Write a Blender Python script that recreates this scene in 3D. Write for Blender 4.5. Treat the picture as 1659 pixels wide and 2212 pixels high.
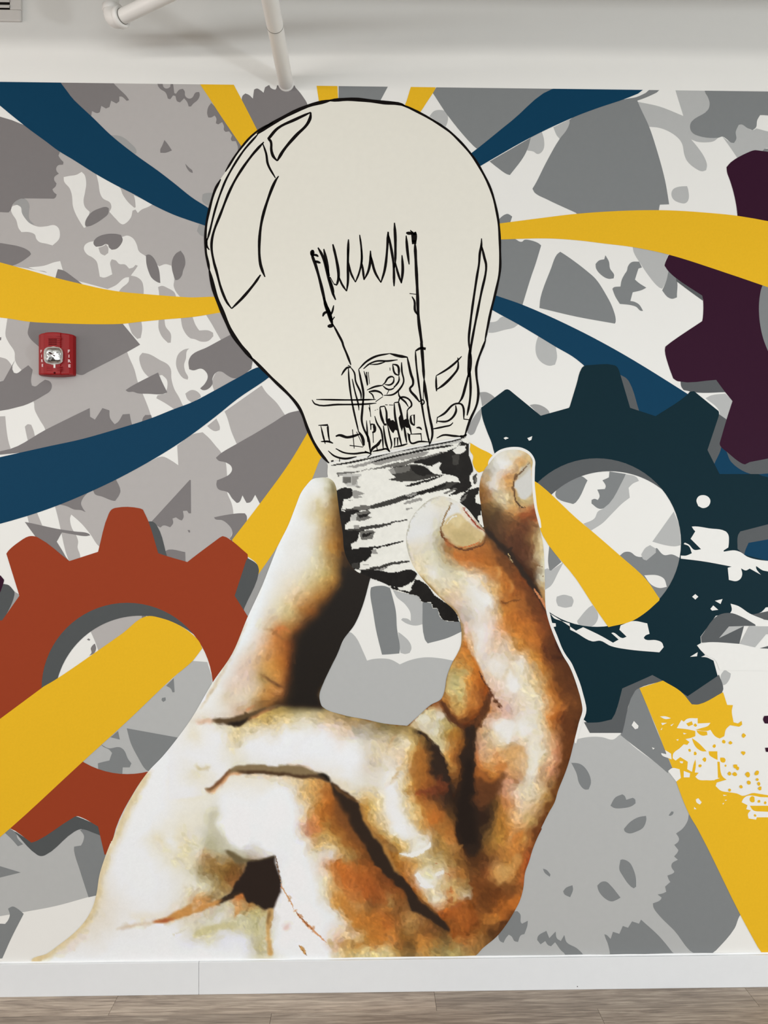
import bpy, math, random
import numpy as np
from mathutils import Vector, Matrix
from mathutils.geometry import tessellate_polygon

# ------------------------------------------------------------------ camera, world, lights
random.seed(7)
scene = bpy.context.scene
for o in list(bpy.data.objects):
    bpy.data.objects.remove(o)
F_PX, CAM_D = 1628.0, 2.41
YAW, PITCH, ROLL, CAM_H = 0.0215, 0.0, 0.0004, 1.5286
Z_TOP, Z_BASE = 2.8888, 0.1027
cam_data = bpy.data.cameras.new('camera')
cam = bpy.data.objects.new('camera', cam_data)
scene.collection.objects.link(cam)
cam_data.sensor_fit = 'HORIZONTAL'
cam_data.sensor_width = 36.0
cam_data.lens = 36.0 * F_PX / 1659.0
cam_data.clip_start = 0.05
fw = Vector((math.sin(YAW) * math.cos(PITCH), math.cos(YAW) * math.cos(PITCH), math.sin(PITCH)))
rt = Vector((math.cos(YAW), -math.sin(YAW), 0.0))
up = rt.cross(fw)
RT = rt * math.cos(ROLL) + up * math.sin(ROLL)
UP = -rt * math.sin(ROLL) + up * math.cos(ROLL)
m = Matrix.Identity(4)
for i in range(3):
    m[i][0], m[i][1], m[i][2] = RT[i], UP[i], -fw[i]
m[0][3], m[1][3], m[2][3] = 0.0, -CAM_D, CAM_H
cam.matrix_world = m
scene.camera = cam

world = bpy.data.worlds.new('world')
scene.world = world
world.use_nodes = True
bg = world.node_tree.nodes['Background']
bg.inputs[0].default_value = (1.0, 0.985, 0.97, 1.0)
bg.inputs[1].default_value = 0.45

def area(name, loc, target, sx, sy, watts, color):
    ld = bpy.data.lights.new(name, 'AREA')
    ld.shape = 'RECTANGLE'
    ld.size, ld.size_y = sx, sy
    ld.energy = watts
    ld.color = color
    ob = bpy.data.objects.new(name, ld)
    scene.collection.objects.link(ob)
    ob.location = loc
    ob.rotation_euler = (Vector(target) - Vector(loc)).to_track_quat('-Z', 'Y').to_euler()
    return ob

# two rows of suspended linear lights in the open office; an added, unseen beam cuts their light off above the mural
area('linear_light', (-1.0, -5.0, 2.00), (-0.6, 0.0, 1.45), 7.5, 0.22, 84.0, (0.94, 0.985, 1.0))
area('linear_light', (-0.8, -4.0, 2.75), (-0.4, 0.0, 1.75), 7.5, 0.16, 57.0, (1.0, 0.97, 0.925))
area('floor_fill_light', (0.4, -2.7, 4.1), (0.4, -2.2, 0.0), 7.0, 1.3, 24.0, (0.90, 0.97, 1.0))  # added overhead fill that brightens the floor and lower wall
area('window_daylight', (3.6, -3.1, 0.85), (-0.4, 0.0, 1.9), 0.30, 0.34, 42.0, (0.92, 0.96, 1.0))
area('pipe_fill_light', (4.6, -1.3, 1.15), (0.0, -0.4, 2.6), 1.4, 1.3, 25.0, (0.95, 0.98, 1.0))  # fill added on the right to brighten the pipes, no window there
area('warm_left_light', (-4.2, -1.5, 2.1), (-0.6, -0.3, 2.3), 1.4, 1.3, 29.0, (1.0, 0.84, 0.77))  # unseen warm source added on the left for the pinkish tint there

vs = scene.view_settings
vs.view_transform = 'Standard'
vs.look = 'None'
vs.gamma = 1.0
vs.use_curve_mapping = False
vs.exposure = 0.0

# ------------------------------------------------------------------ helpers
col = scene.collection

def link(name, mesh, mat=None, parent=None):
    ob = bpy.data.objects.new(name, mesh)
    col.objects.link(ob)
    if mat is not None:
        mesh.materials.append(mat)
    if parent is not None:
        ob.parent = parent
    return ob

def empty(name, loc=(0, 0, 0)):
    ob = bpy.data.objects.new(name, None)
    col.objects.link(ob)
    ob.location = loc
    ob.empty_display_size = 0.05
    return ob

def tag(o, label=None, cat=None, group=None, kind=None):
    if label: o['label'] = label
    if cat: o['category'] = cat
    if group: o['group'] = group
    if kind: o['kind'] = kind
    return o

def lin(c):
    c = np.asarray(c, dtype=np.float64) / 255.0
    return np.where(c <= 0.04045, c / 12.92, ((c + 0.055) / 1.055) ** 2.4)

def nodes_of(name):
    mt = bpy.data.materials.new(name)
    mt.use_nodes = True
    nt = mt.node_tree
    return mt, nt, nt.nodes['Principled BSDF']

def paint(name, rgb, rough=0.6, var=0.05, scale=60.0, bump=0.04, spec=0.05):
    """flat wall paint: colour with a faint roller mottle"""
    mt, nt, b = nodes_of(name)
    c = lin(rgb)
    tc = nt.nodes.new('ShaderNodeTexCoord')
    nz = nt.nodes.new('ShaderNodeTexNoise')
    nz.inputs['Scale'].default_value = scale
    nz.inputs['Detail'].default_value = 3.0
    nt.links.new(tc.outputs['Object'], nz.inputs['Vector'])
    mx = nt.nodes.new('ShaderNodeMix')
    mx.data_type = 'RGBA'
    mx.inputs[6].default_value = (*[v * (1 - var) for v in c], 1)
    mx.inputs[7].default_value = (*[min(1.0, v * (1 + var)) for v in c], 1)
    nt.links.new(nz.outputs['Fac'], mx.inputs[0])
    nt.links.new(mx.outputs[2], b.inputs['Base Color'])
    b.inputs['Roughness'].default_value = rough
    b.inputs['Specular IOR Level'].default_value = spec
    if bump:
        n2 = nt.nodes.new('ShaderNodeTexNoise')
        n2.inputs['Scale'].default_value = 420.0
        n2.inputs['Detail'].default_value = 2.0
        nt.links.new(tc.outputs['Object'], n2.inputs['Vector'])
        bp = nt.nodes.new('ShaderNodeBump')
        bp.inputs['Strength'].default_value = bump
        bp.inputs['Distance'].default_value = 0.002
        nt.links.new(n2.outputs['Fac'], bp.inputs['Height'])
        nt.links.new(bp.outputs['Normal'], b.inputs['Normal'])
    return mt

def ray(x, y):
    return fw * F_PX + RT * (x - 829.5) - UP * (y - 1106.0)

def wall_xy(pts):
    """photo pixels -> points on the painted wall (plane y = 0): arrays x, z"""
    p = np.asarray(pts, dtype=np.float64)
    dx = fw.x * F_PX + RT.x * (p[:, 0] - 829.5) - UP.x * (p[:, 1] - 1106.0)
    dy = fw.y * F_PX + RT.y * (p[:, 0] - 829.5) - UP.y * (p[:, 1] - 1106.0)
    dz = fw.z * F_PX + RT.z * (p[:, 0] - 829.5) - UP.z * (p[:, 1] - 1106.0)
    t = CAM_D / dy
    return dx * t, CAM_H + dz * t

def px_at_depth(x, y, off):
    """photo pixel -> point that stands 'off' metres in front of the wall"""
    d = ray(x, y)
    t = (CAM_D - off) / d.y
    return Vector((d.x * t, -off, CAM_H + d.z * t))

def px_at_z(x, y, z):
    d = ray(x, y)
    t = (z - CAM_H) / d.z
    return Vector((d.x * t, -CAM_D + d.y * t, z))

TILES = {}
for r_, oy in zip('ABCDE', (170, 585, 1000, 1415, 1790)):
    for c_, ox in zip('0123', (0, 415, 830, 1244)):
        TILES[r_ + c_] = (ox, oy, 415.0 / 1659.0)
TILES['S1'] = (690, 930, 380.0 / 1659.0)
TILES['S2'] = (690, 1130, 380.0 / 1659.0)
TILES['T'] = (730, 740, 310.0 / 1659.0)
TILES['U'] = (660, 470, 270.0 / 1659.0)
TILES['PX'] = (0, 0, 1.0)

def parse(s, extend=False):
    out, t = [], TILES['PX']
    for k in s.split():
        if k in TILES:
            t = TILES[k]
            continue
        a = k.split(',')
        x, y = t[0] + float(a[0]) * t[2], t[1] + float(a[1]) * t[2]
        out.append((x, y) if len(a) == 2 else (x, y, a[2]))
    if extend:                                # carry shapes cut by the picture edge on along the wall
        res, n = list(out), len(out)
        for i, (x, y) in enumerate(out):
            tx = -110.0 if x <= 1.2 else (1770.0 if x >= 1657.5 else None)
            if tx is None: continue
            sl = 0.0
            for q in (out[i - 1], out[(i + 1) % n]):
                if extend == 'line' and 1.2 < q[0] < 1657.5 and abs(q[0] - x) > 4:
                    sl = max(-1.3, min(1.3, (q[1] - y) / (q[0] - x)))
                    break
            res[i] = (tx, y + sl * (tx - x))
        out = res
    return out

def smooth(pts, closed=True, n=5, corner=50.0):
    """Catmull-Rom through the points; sharp turns stay corners"""
    P = np.asarray(pts, dtype=np.float64)
    N = len(P)
    if N < 3 or (closed and N < 4):
        return P
    tang = np.zeros_like(P)
    sharp = np.zeros(N, bool)
    for i in range(N):
        if not closed and i in (0, N - 1):
            sharp[i] = True
            continue
        a, b = P[i] - P[i - 1], P[(i + 1) % N] - P[i]
        la, lb = np.hypot(*a) + 1e-9, np.hypot(*b) + 1e-9
        ang = math.degrees(math.acos(max(-1, min(1, float(np.dot(a, b) / la / lb)))))
        if ang > corner or max(la, lb) > 9 * min(la, lb):
            sharp[i] = True
        u = a / la + b / lb
        tang[i] = u / (np.hypot(*u) + 1e-9)
    out = []
    for i in range(N if closed else N - 1):
        j = (i + 1) % N
        d = P[j] - P[i]
        L = np.hypot(*d)
        ti = d if sharp[i] else tang[i] * L
        tj = d if sharp[j] else tang[j] * L
        k = max(1, min(n, int(L / 2.0)))
        if sharp[i] and sharp[j]: k = 1
        for q in range(k):
            t = q / k
            h1, h2 = 2 * t**3 - 3 * t**2 + 1, t**3 - 2 * t**2 + t
            h3, h4 = -2 * t**3 + 3 * t**2, t**3 - t**2
            out.append(h1 * P[i] + h2 * ti + h3 * P[j] + h4 * tj)
    if not closed:
        out.append(P[-1])
    return np.array(out)

EPS = 0.00012
FILM_N = [0]
def film(name, loops, layer, mat, parent):
    """a flat film of paint on the wall: one outline and optional holes (photo pixels)"""
    vv, flat = [], []
    FILM_N[0] += 1
    yo = -EPS * layer - 2.2e-6 * (FILM_N[0] % 48)
    for lp in loops:
        x, z = wall_xy(lp)
        z = np.where(z > Z_TOP - 0.006, Z_TOP, z)
        z = np.where(z < Z_BASE + 0.007, Z_BASE, z)
        L = [Vector((a, b, 0.0)) for a, b in zip(x, z)]
        vv.append(L)
        flat += [(p.x, yo, p.y) for p in L]
    tris = tessellate_polygon(vv)
    faces = []
    for t in tris:
        a, b, c = (Vector(flat[i]) for i in t)
        if (b - a).cross(c - a).y > 0:
            t = (t[0], t[2], t[1])
        faces.append(tuple(t))
    me = bpy.data.meshes.new(name)
    me.from_pydata(flat, [], faces)
    me.update()
    return link(name, me, mat, parent)

def ribbon(pts, w, taper=(0.5, 0.5), n=5):
    """brush line as left / right edge points"""
    P = smooth(pts, closed=False, n=n, corner=75.0)
    T = np.gradient(P, axis=0)
    T /= (np.hypot(T[:, 0], T[:, 1])[:, None] + 1e-9)
    Nn = np.stack([-T[:, 1], T[:, 0]], 1)
    d = np.r_[0, np.cumsum(np.hypot(*np.diff(P, axis=0).T))]
    u = d / max(d[-1], 1e-6)
    e = min(0.3, 14.0 / max(d[-1], 1.0))
    ww = np.ones(len(P))
    ww *= taper[0] + (1 - taper[0]) * np.clip(u / e, 0, 1)
    ww *= taper[1] + (1 - taper[1]) * np.clip((1 - u) / e, 0, 1)
    ww *= 1.0 + 0.10 * np.sin(d * 0.11 + len(P))
    return P + Nn * (w * 0.5 * ww)[:, None], P - Nn * (w * 0.5 * ww)[:, None]

def lines(name, strokes, layer, mat, parent, gain=1.0):
    verts, faces = [], []
    for st in strokes:
        w, pts = st[0], st[1]
        tp = st[2] if len(st) > 2 else (0.45, 0.45)
        A, B = ribbon(parse(pts) if isinstance(pts, str) else pts, w * gain, tp)
        xa, za = wall_xy(A)
        xb, zb = wall_xy(B)
        s = len(verts)
        for i in range(len(A)):
            verts += [(xa[i], -EPS * layer, za[i]), (xb[i], -EPS * layer, zb[i])]
        for i in range(len(A) - 1):
            k = s + 2 * i
            faces.append((k, k + 1, k + 3, k + 2))
    me = bpy.data.meshes.new(name)
    me.from_pydata(verts, [], faces)
    me.update()
    return link(name, me, mat, parent)

def box_mesh(name, x0, x1, y0, y1, z0, z1, bev=0.0):
    import bmesh
    bm = bmesh.new()
    bmesh.ops.create_cube(bm, size=1.0)
    for v in bm.verts:
        v.co = Vector(((x0 + x1) / 2 + v.co.x * (x1 - x0), (y0 + y1) / 2 + v.co.y * (y1 - y0), (z0 + z1) / 2 + v.co.z * (z1 - z0)))
    if bev:
        bmesh.ops.bevel(bm, geom=bm.edges[:], offset=bev, segments=2, affect='EDGES', profile=0.5)
    me = bpy.data.meshes.new(name)
    bm.to_mesh(me)
    bm.free()
    return me

def tube_mesh(name, path, radii, seg=32, cap=True):
    """round tube through a list of points"""
    P = [Vector(p) for p in path]
    verts, faces = [], []
    ref = Vector((0.13, 0.31, 0.94))
    prev = None
    for i, p in enumerate(P):
        t = (P[min(i + 1, len(P) - 1)] - P[max(i - 1, 0)]).normalized()
        if prev is None:
            a = t.cross(ref).normalized()
        else:
            a = (prev - t * prev.dot(t)).normalized()
        prev = a
        b = t.cross(a)
        r = radii[i] if hasattr(radii, '__len__') else radii
        for k in range(seg):
            an = 2 * math.pi * k / seg
            verts.append(p + a * math.cos(an) * r + b * math.sin(an) * r)
    for i in range(len(P) - 1):
        for k in range(seg):
            q = (k + 1) % seg
            faces.append((i * seg + k, i * seg + q, (i + 1) * seg + q, (i + 1) * seg + k))
    if cap:
        n0 = len(verts)                       # caps get their own vertices so the sides shade round
        verts += verts[:seg] + verts[(len(P) - 1) * seg:len(P) * seg]
        faces.append(tuple(n0 + k for k in range(seg))[::-1])
        faces.append(tuple(n0 + seg + k for k in range(seg)))
    me = bpy.data.meshes.new(name)
    me.from_pydata(verts, [], faces)
    for p in me.polygons:
        p.use_smooth = len(p.vertices) == 4
    me.update()
    return me
# ------------------------------------------------------------------ the room
WALL_WHITE = (231, 230, 226)
m_wall = paint('wall_paint_white', WALL_WHITE, rough=0.7, var=0.012, scale=7.0, bump=0.05)
m_trim = paint('baseboard_white', (225, 227, 229), rough=0.45, var=0.02, scale=30.0, bump=0.06)

wall = link('wall_back', box_mesh('wall_back', -5.0, 5.0, 0.0, 0.15, 0.0, 4.2), m_wall)
tag(wall, 'white painted wall that carries the mural', kind='structure')

m_ceil = paint('ceiling_white', (226, 224, 218), rough=0.8, var=0.02, scale=9.0, bump=0.0)
ceil = link('ceiling', box_mesh('ceiling', -5.0, 5.0, -7.0, 0.15, 4.2, 4.3), m_ceil)
tag(ceil, 'white open ceiling above the wall', kind='structure')
beam = link('shade_beam_1', box_mesh('shade_beam_1', -5.0, 5.0, -1.15, -0.95, 2.95, 4.2, 0.004), m_ceil)  # unseen beam, added to darken the wall above the mural
tag(beam, 'white boxed beam added out of view to shade the upper wall', kind='structure')

def wood():
    mt, nt, b = nodes_of('grey_oak_plank')
    tc = nt.nodes.new('ShaderNodeTexCoord')
    oi = nt.nodes.new('ShaderNodeObjectInfo')
    ad = nt.nodes.new('ShaderNodeVectorMath'); ad.operation = 'ADD'
    sc = nt.nodes.new('ShaderNodeVectorMath'); sc.operation = 'SCALE'
    cb = nt.nodes.new('ShaderNodeCombineXYZ')
    for k in range(3):
        nt.links.new(oi.outputs['Random'], cb.inputs[k])
    nt.links.new(cb.outputs[0], sc.inputs[0]); sc.inputs['Scale'].default_value = 37.0
    nt.links.new(tc.outputs['Object'], ad.inputs[0]); nt.links.new(sc.outputs[0], ad.inputs[1])
    mp = nt.nodes.new('ShaderNodeMapping')
    mp.inputs['Scale'].default_value = (1.6, 22.0, 22.0)
    nt.links.new(ad.outputs[0], mp.inputs[0])
    n1 = nt.nodes.new('ShaderNodeTexNoise'); n1.inputs['Scale'].default_value = 2.2
    n1.inputs['Detail'].default_value = 9.0; n1.inputs['Roughness'].default_value = 0.66; n1.inputs['Distortion'].default_value = 1.1
    nt.links.new(mp.outputs[0], n1.inputs['Vector'])
    m2 = nt.nodes.new('ShaderNodeMapping'); m2.inputs['Scale'].default_value = (9.0, 190.0, 190.0)
    nt.links.new(ad.outputs[0], m2.inputs[0])
    n2 = nt.nodes.new('ShaderNodeTexNoise'); n2.inputs['Scale'].default_value = 1.0
    n2.inputs['Detail'].default_value = 4.0; n2.inputs['Distortion'].default_value = 0.8
    nt.links.new(m2.outputs[0], n2.inputs['Vector'])
    r1 = nt.nodes.new('ShaderNodeValToRGB')
    e = r1.color_ramp.elements
    e[0].position, e[1].position = 0.30, 0.72
    e[0].color = (*lin((132, 119, 107)), 1); e[1].color = (*lin((212, 198, 181)), 1)
    k = e.new(0.5); k.color = (*lin((174, 159, 144)), 1)
    nt.links.new(n1.outputs['Fac'], r1.inputs[0])
    r2 = nt.nodes.new('ShaderNodeValToRGB')
    e = r2.color_ramp.elements
    e[0].position, e[1].position = 0.35, 0.62
    e[0].color = (0.62, 0.60, 0.58, 1); e[1].color = (1.06, 1.05, 1.04, 1)
    nt.links.new(n2.outputs['Fac'], r2.inputs[0])
    mx = nt.nodes.new('ShaderNodeMix'); mx.data_type = 'RGBA'; mx.blend_type = 'MULTIPLY'
    mx.inputs[0].default_value = 0.8
    nt.links.new(r1.outputs[0], mx.inputs[6]); nt.links.new(r2.outputs[0], mx.inputs[7])
    # plank to plank tone
    mr = nt.nodes.new('ShaderNodeMapRange')
    mr.inputs[3].default_value, mr.inputs[4].default_value = 0.80, 1.12
    nt.links.new(oi.outputs['Random'], mr.inputs[0])
    hv = nt.nodes.new('ShaderNodeHueSaturation')
    nt.links.new(mr.outputs[0], hv.inputs['Value']); nt.links.new(mx.outputs[2], hv.inputs['Color'])
    nt.links.new(hv.outputs[0], b.inputs['Base Color'])
    b.inputs['Roughness'].default_value = 0.5
    bp = nt.nodes.new('ShaderNodeBump'); bp.inputs['Strength'].default_value = 0.15; bp.inputs['Distance'].default_value = 0.001
    nt.links.new(n2.outputs['Fac'], bp.inputs['Height']); nt.links.new(bp.outputs['Normal'], b.inputs['Normal'])
    return mt
m_wood = wood()
m_sub = paint('subfloor_dark', (70, 62, 55), rough=0.8, var=0.05, bump=0)
floor = link('floor', box_mesh('floor', -5.0, 5.0, -7.0, 0.15, -0.12, -0.006), m_sub)
tag(floor, 'grey oak plank floor at the foot of the mural', kind='structure')
PL, PW, ROW0 = 1.0, 0.152, 0.105
x_j1 = px_at_z(248, 2165, 0.0).x
x_j2 = px_at_z(585, 2200, 0.0).x
pm = box_mesh('plank', 0.0, PL - 0.0008, -PW + 0.0008, 0.0, -0.006, 0.0, 0.0006)
pm.materials.append(m_wood)
p0 = box_mesh('plank_cut', 0.0, PL - 0.0008, -ROW0 + 0.0008, 0.0, -0.006, 0.0, 0.0006)
p0.materials.append(m_wood)
for row in range(9):
    off = (x_j1, x_j2, x_j1 + 0.31, x_j2 + 0.2)[row % 4]
    for k in range(-3, 4):
        ob = bpy.data.objects.new('plank', p0 if row == 0 else pm)
        col.objects.link(ob)
        ob.parent = floor
        ob.location = (off + k * PL, 0.0 if row == 0 else -ROW0 - (row - 1) * PW, 0.0)

base = empty('baseboard_back', (0, 0, 0))
tag(base, 'white baseboard under the mural', kind='structure')
xj = wall_xy([(431, 2115)])[0][0]
for a, b_ in ((-5.0, xj - 0.0004), (xj + 0.0004, 5.0)):
    link('board', box_mesh('board', a, b_, -0.012, 0.0, 0.0, Z_BASE, 0.0012), m_trim, base)
m_caulk = paint('caulk_white', (240, 241, 242), rough=0.4, var=0.02, bump=0.0)
cp = [(x, -0.0012 - 0.0012 * random.random(), Z_BASE + 0.0004 + 0.0010 * random.random()) for x in np.linspace(-4.9, 4.9, 160)]
link('caulk_bead', tube_mesh('caulk_bead', cp, [0.0022 + 0.0012 * random.random() for _ in cp], 10), m_caulk, base)
m_nail = paint('nail_mark_dark', (60, 58, 55), var=0.0, bump=0.0)
nx, nz_ = wall_xy([(1245, 2126)])
link('nail_hole', tube_mesh('nail_hole', [(nx[0], -0.0122, nz_[0]), (nx[0], -0.0118, nz_[0])], 0.0016, 10), m_nail, base)
# ------------------------------------------------------------------ the mural: flat paint films
PAINTS = {
    'l': ('pale_grey_paint_left_light', (177, 173, 171)), 'L': ('pale_grey_paint', (179, 180, 179)),  # l is the same paint as L with the left side's warmer light put in
    'd': ('grey_paint_left_light', (125, 121, 121)), 'D': ('grey_paint', (127, 130, 131)),  # d repeats D, its colour shifted for the warmer light on the left
    'M': ('mid_grey_paint', (156, 156, 155)), 'W': ('white_paint', (228, 227, 223)),
    'C': ('charcoal_paint', (90, 93, 95)), 'c': ('dark_charcoal_paint', (82, 85, 86)),
    'Y': ('yellow_paint', (229, 180, 38)), 'B': ('blue_paint', (14, 60, 88)),
    'O': ('rust_orange_paint', (150, 62, 36)), 'T': ('dark_teal_paint', (16, 42, 51)),
    'P': ('plum_paint', (52, 22, 42)), 'K': ('black_line_paint', (17, 13, 12)),
    'I': ('bulb_cream_paint', (229, 226, 215)), 'H': ('bright_white_paint', (231, 230, 226)),
}
MAT = {}
for k_, (nm, rgb) in PAINTS.items():
    MAT[k_] = paint(nm, rgb, rough=0.5 if k_ in 'TBP' else 0.6, var=0.045 if k_ == 'Y' else 0.025, scale=140.0 if k_ == 'Y' else 50.0)

mural = empty('wall_mural', (0.05, 0.0, Z_BASE))
tag(mural, 'large painted mural of a hand holding a light bulb among gears and coloured rays', 'mural')
mural.location = (0, 0, 0)
BULK = {}
def F(name, ck, layer, s, parent=None, corner=50.0, n=5):
    o = film(name, [smooth(parse(s, 'line' if name == 'sun_ray' else 'flat'), True, n, corner)], layer, MAT[ck], parent or mural)
    return o

# pale grey grounds (left)
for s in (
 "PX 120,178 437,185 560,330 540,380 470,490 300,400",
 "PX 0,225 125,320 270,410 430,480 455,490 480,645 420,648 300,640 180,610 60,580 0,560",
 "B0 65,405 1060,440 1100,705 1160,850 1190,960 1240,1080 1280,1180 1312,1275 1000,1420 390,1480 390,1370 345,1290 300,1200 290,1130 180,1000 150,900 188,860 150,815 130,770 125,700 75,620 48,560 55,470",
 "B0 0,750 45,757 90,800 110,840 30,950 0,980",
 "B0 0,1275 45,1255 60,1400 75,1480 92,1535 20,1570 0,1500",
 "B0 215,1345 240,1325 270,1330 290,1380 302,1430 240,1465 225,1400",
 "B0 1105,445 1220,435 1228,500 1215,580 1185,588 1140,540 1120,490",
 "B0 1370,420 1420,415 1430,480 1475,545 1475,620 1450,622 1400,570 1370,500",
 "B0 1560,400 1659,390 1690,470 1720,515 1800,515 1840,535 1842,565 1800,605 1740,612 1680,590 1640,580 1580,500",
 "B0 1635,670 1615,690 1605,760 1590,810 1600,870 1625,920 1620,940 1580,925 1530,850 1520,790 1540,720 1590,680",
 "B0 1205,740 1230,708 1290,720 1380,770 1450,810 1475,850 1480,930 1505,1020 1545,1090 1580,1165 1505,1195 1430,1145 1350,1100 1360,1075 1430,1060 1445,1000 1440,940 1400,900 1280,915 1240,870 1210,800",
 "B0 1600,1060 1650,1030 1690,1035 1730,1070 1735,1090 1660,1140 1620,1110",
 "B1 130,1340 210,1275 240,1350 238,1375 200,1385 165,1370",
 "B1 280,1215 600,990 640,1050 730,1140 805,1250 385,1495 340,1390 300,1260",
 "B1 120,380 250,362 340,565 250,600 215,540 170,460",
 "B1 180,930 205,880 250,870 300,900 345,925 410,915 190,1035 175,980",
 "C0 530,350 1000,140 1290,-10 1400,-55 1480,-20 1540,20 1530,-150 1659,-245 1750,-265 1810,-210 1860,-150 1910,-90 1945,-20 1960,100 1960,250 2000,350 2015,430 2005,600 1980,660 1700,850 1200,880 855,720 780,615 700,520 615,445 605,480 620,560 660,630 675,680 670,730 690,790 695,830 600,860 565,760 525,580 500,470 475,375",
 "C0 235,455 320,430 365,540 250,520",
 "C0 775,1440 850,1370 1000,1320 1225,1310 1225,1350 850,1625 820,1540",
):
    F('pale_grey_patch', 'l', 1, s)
# pale grey grounds (right)
for s in (
 "E0 0,60 60,30 690,0 730,60 765,590 480,668 205,720 0,830",
 "D0 700,920 1659,50 1790,60 1830,240 1659,560 1280,1000 1100,1040 850,995",
 "A2 390,325 430,280 480,270 530,285 550,330 545,380 530,415",
 "A2 1260,510 1360,455 1380,530 1375,610 1345,645 1320,650 1290,630 1235,620",
 "A2 1460,420 1600,350 1595,400 1570,450 1515,520 1490,490",
 "A3 535,200 720,240 928,322 860,105 1105,108 1140,160 1155,220 1140,270 1000,370 985,410 1000,460 1060,495 1230,510 1190,540 1120,550 1050,545 995,525 1050,590 1110,680 1132,745 1125,790 1090,800 1040,780 960,710 935,650 920,570 890,520 810,460 720,425 630,415 560,260",
 "A3 1265,500 1340,552 1365,555 1385,520 1380,460 1405,400 1430,395 1480,425 1525,445 1560,430 1655,575 1640,600 1600,630 1540,630 1395,685 1330,590",
 "A3 825,990 840,955 880,935 960,928 970,960 970,1050 945,1075 910,1075 840,1040",
 "A3 490,1450 800,1515 770,1600 800,1665 780,1750 745,1815 715,1800 620,1690 560,1600 500,1500",
 "B2 905,445 970,435 1010,400 1040,395 1160,460 1120,490 1040,510 940,535 900,535",
 "B2 1330,565 1480,650 1492,750 1475,810 1430,820 1380,805 1330,760 1308,700 1312,620",
 "B3 1120,1100 1170,1075 1290,1060 1355,1125 1305,1290 1240,1250 1238,1210",
 "C3 430,96 520,120 545,155 490,180 455,215 465,300 400,350 300,450 230,520 130,585 65,525 160,480 190,420 240,390 410,140",
 "C3 845,420 890,540 905,710 860,720 780,712 660,680",
 "C3 10,1365 110,1250 145,1228 192,1310 180,1370 140,1410 60,1415 20,1390",
 "C2 1385,920 1410,910 1440,930 1550,855 1500,950 1440,1060 1390,1095",
 "C2 1485,1190 1490,1155 1550,1138 1620,1155 1635,1190 1620,1240 1560,1250 1500,1235",
 "C2 75,1100 150,1100 300,1140 330,1220 340,1390 270,1405 190,1385 145,1355 160,1340 200,1345 230,1365 225,1290 180,1220 110,1160",
 "C2 120,1460 150,1480 220,1550 235,1600 220,1640 180,1650 140,1640",
 "D1 1250,-10 1345,-200 1380,-190 1490,0 1510,48 1560,35 1659,30 D2 60,40 135,80 220,45 350,20 500,30 600,50 560,200 530,340 300,620 100,640 0,620 D1 1400,600 1100,480 1080,340 1100,270",
 "D3 1250,180 1285,125 1338,160 1330,200 1290,255 1270,260",
 "D3 -250,780 -60,745 60,715 150,705 230,710 320,730 385,685 405,680 440,735 690,930 830,1040 880,1110 980,1380 1010,1480 1050,1700 1000,2100 1100,2610 -950,2610 -800,2200 -650,1900 -450,1400",
):
    F('pale_grey_patch', 'L', 1, s)
# white patches cut into the pale grey
for s in (
 "A0 95,1130 105,1105 150,1090 180,1110 190,1160 220,1210 260,1250 330,1278 400,1275 470,1265 505,1290 518,1340 510,1385 455,1440 400,1425 340,1410 315,1385 300,1345 250,1325 185,1325 160,1290 140,1220 105,1165",
 "A0 550,850 600,840 660,830 705,805 730,830 745,900 735,980 722,1060 735,1110 775,1150 760,1200 735,1240 740,1285 725,1288 690,1235 650,1160 630,1100 620,1000 600,945 555,890",
 "A0 832,825 1000,915 1035,940 1060,1000 1110,1070 1160,1115 1172,1110 1165,1040 1155,1005 1320,1085 1270,1112 1225,1130 1190,1160 1170,1130 1145,1140 1130,1200 1075,1255 1055,1258 1000,1210 945,1150 962,1110 950,1070 890,1035 865,990 850,900",
 "A0 725,1470 735,1435 770,1412 850,1400 1060,1365 1100,1355 1150,1380 1180,1430 1200,1490 1255,1530 1375,1620 1430,1602 1480,1615 1490,1660 1505,1735 1500,1790 1520,1840 1570,1900 1240,1880 1240,1810 1225,1750 1185,1715 1130,1700 1160,1660 1175,1640 1190,1615 1170,1608 1150,1630 1115,1640 1080,1605 1030,1600 1000,1570 965,1560 952,1590 960,1640 970,1690 900,1718 862,1710 850,1640 835,1580 800,1545 750,1515",
 "A0 245,1630 380,1615 470,1585 520,1575 545,1660 480,1740 430,1715 400,1670 320,1655",
 "B0 1115,55 1110,95 1050,150 1020,190 910,165 1000,125 1080,60",
 "C3 590,970 700,970 760,1000 785,1070 720,1080 650,1050",
):
    F('white_patch', 'W', 4 if s.startswith('C3') else 2, s)
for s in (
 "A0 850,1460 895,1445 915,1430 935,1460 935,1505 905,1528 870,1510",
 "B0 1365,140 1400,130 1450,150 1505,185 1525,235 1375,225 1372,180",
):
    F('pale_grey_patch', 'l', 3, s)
F('pale_grey_patch', 'L', 4, "C3 565,790 600,735 640,710 690,740 690,775 610,842 580,830")
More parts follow.
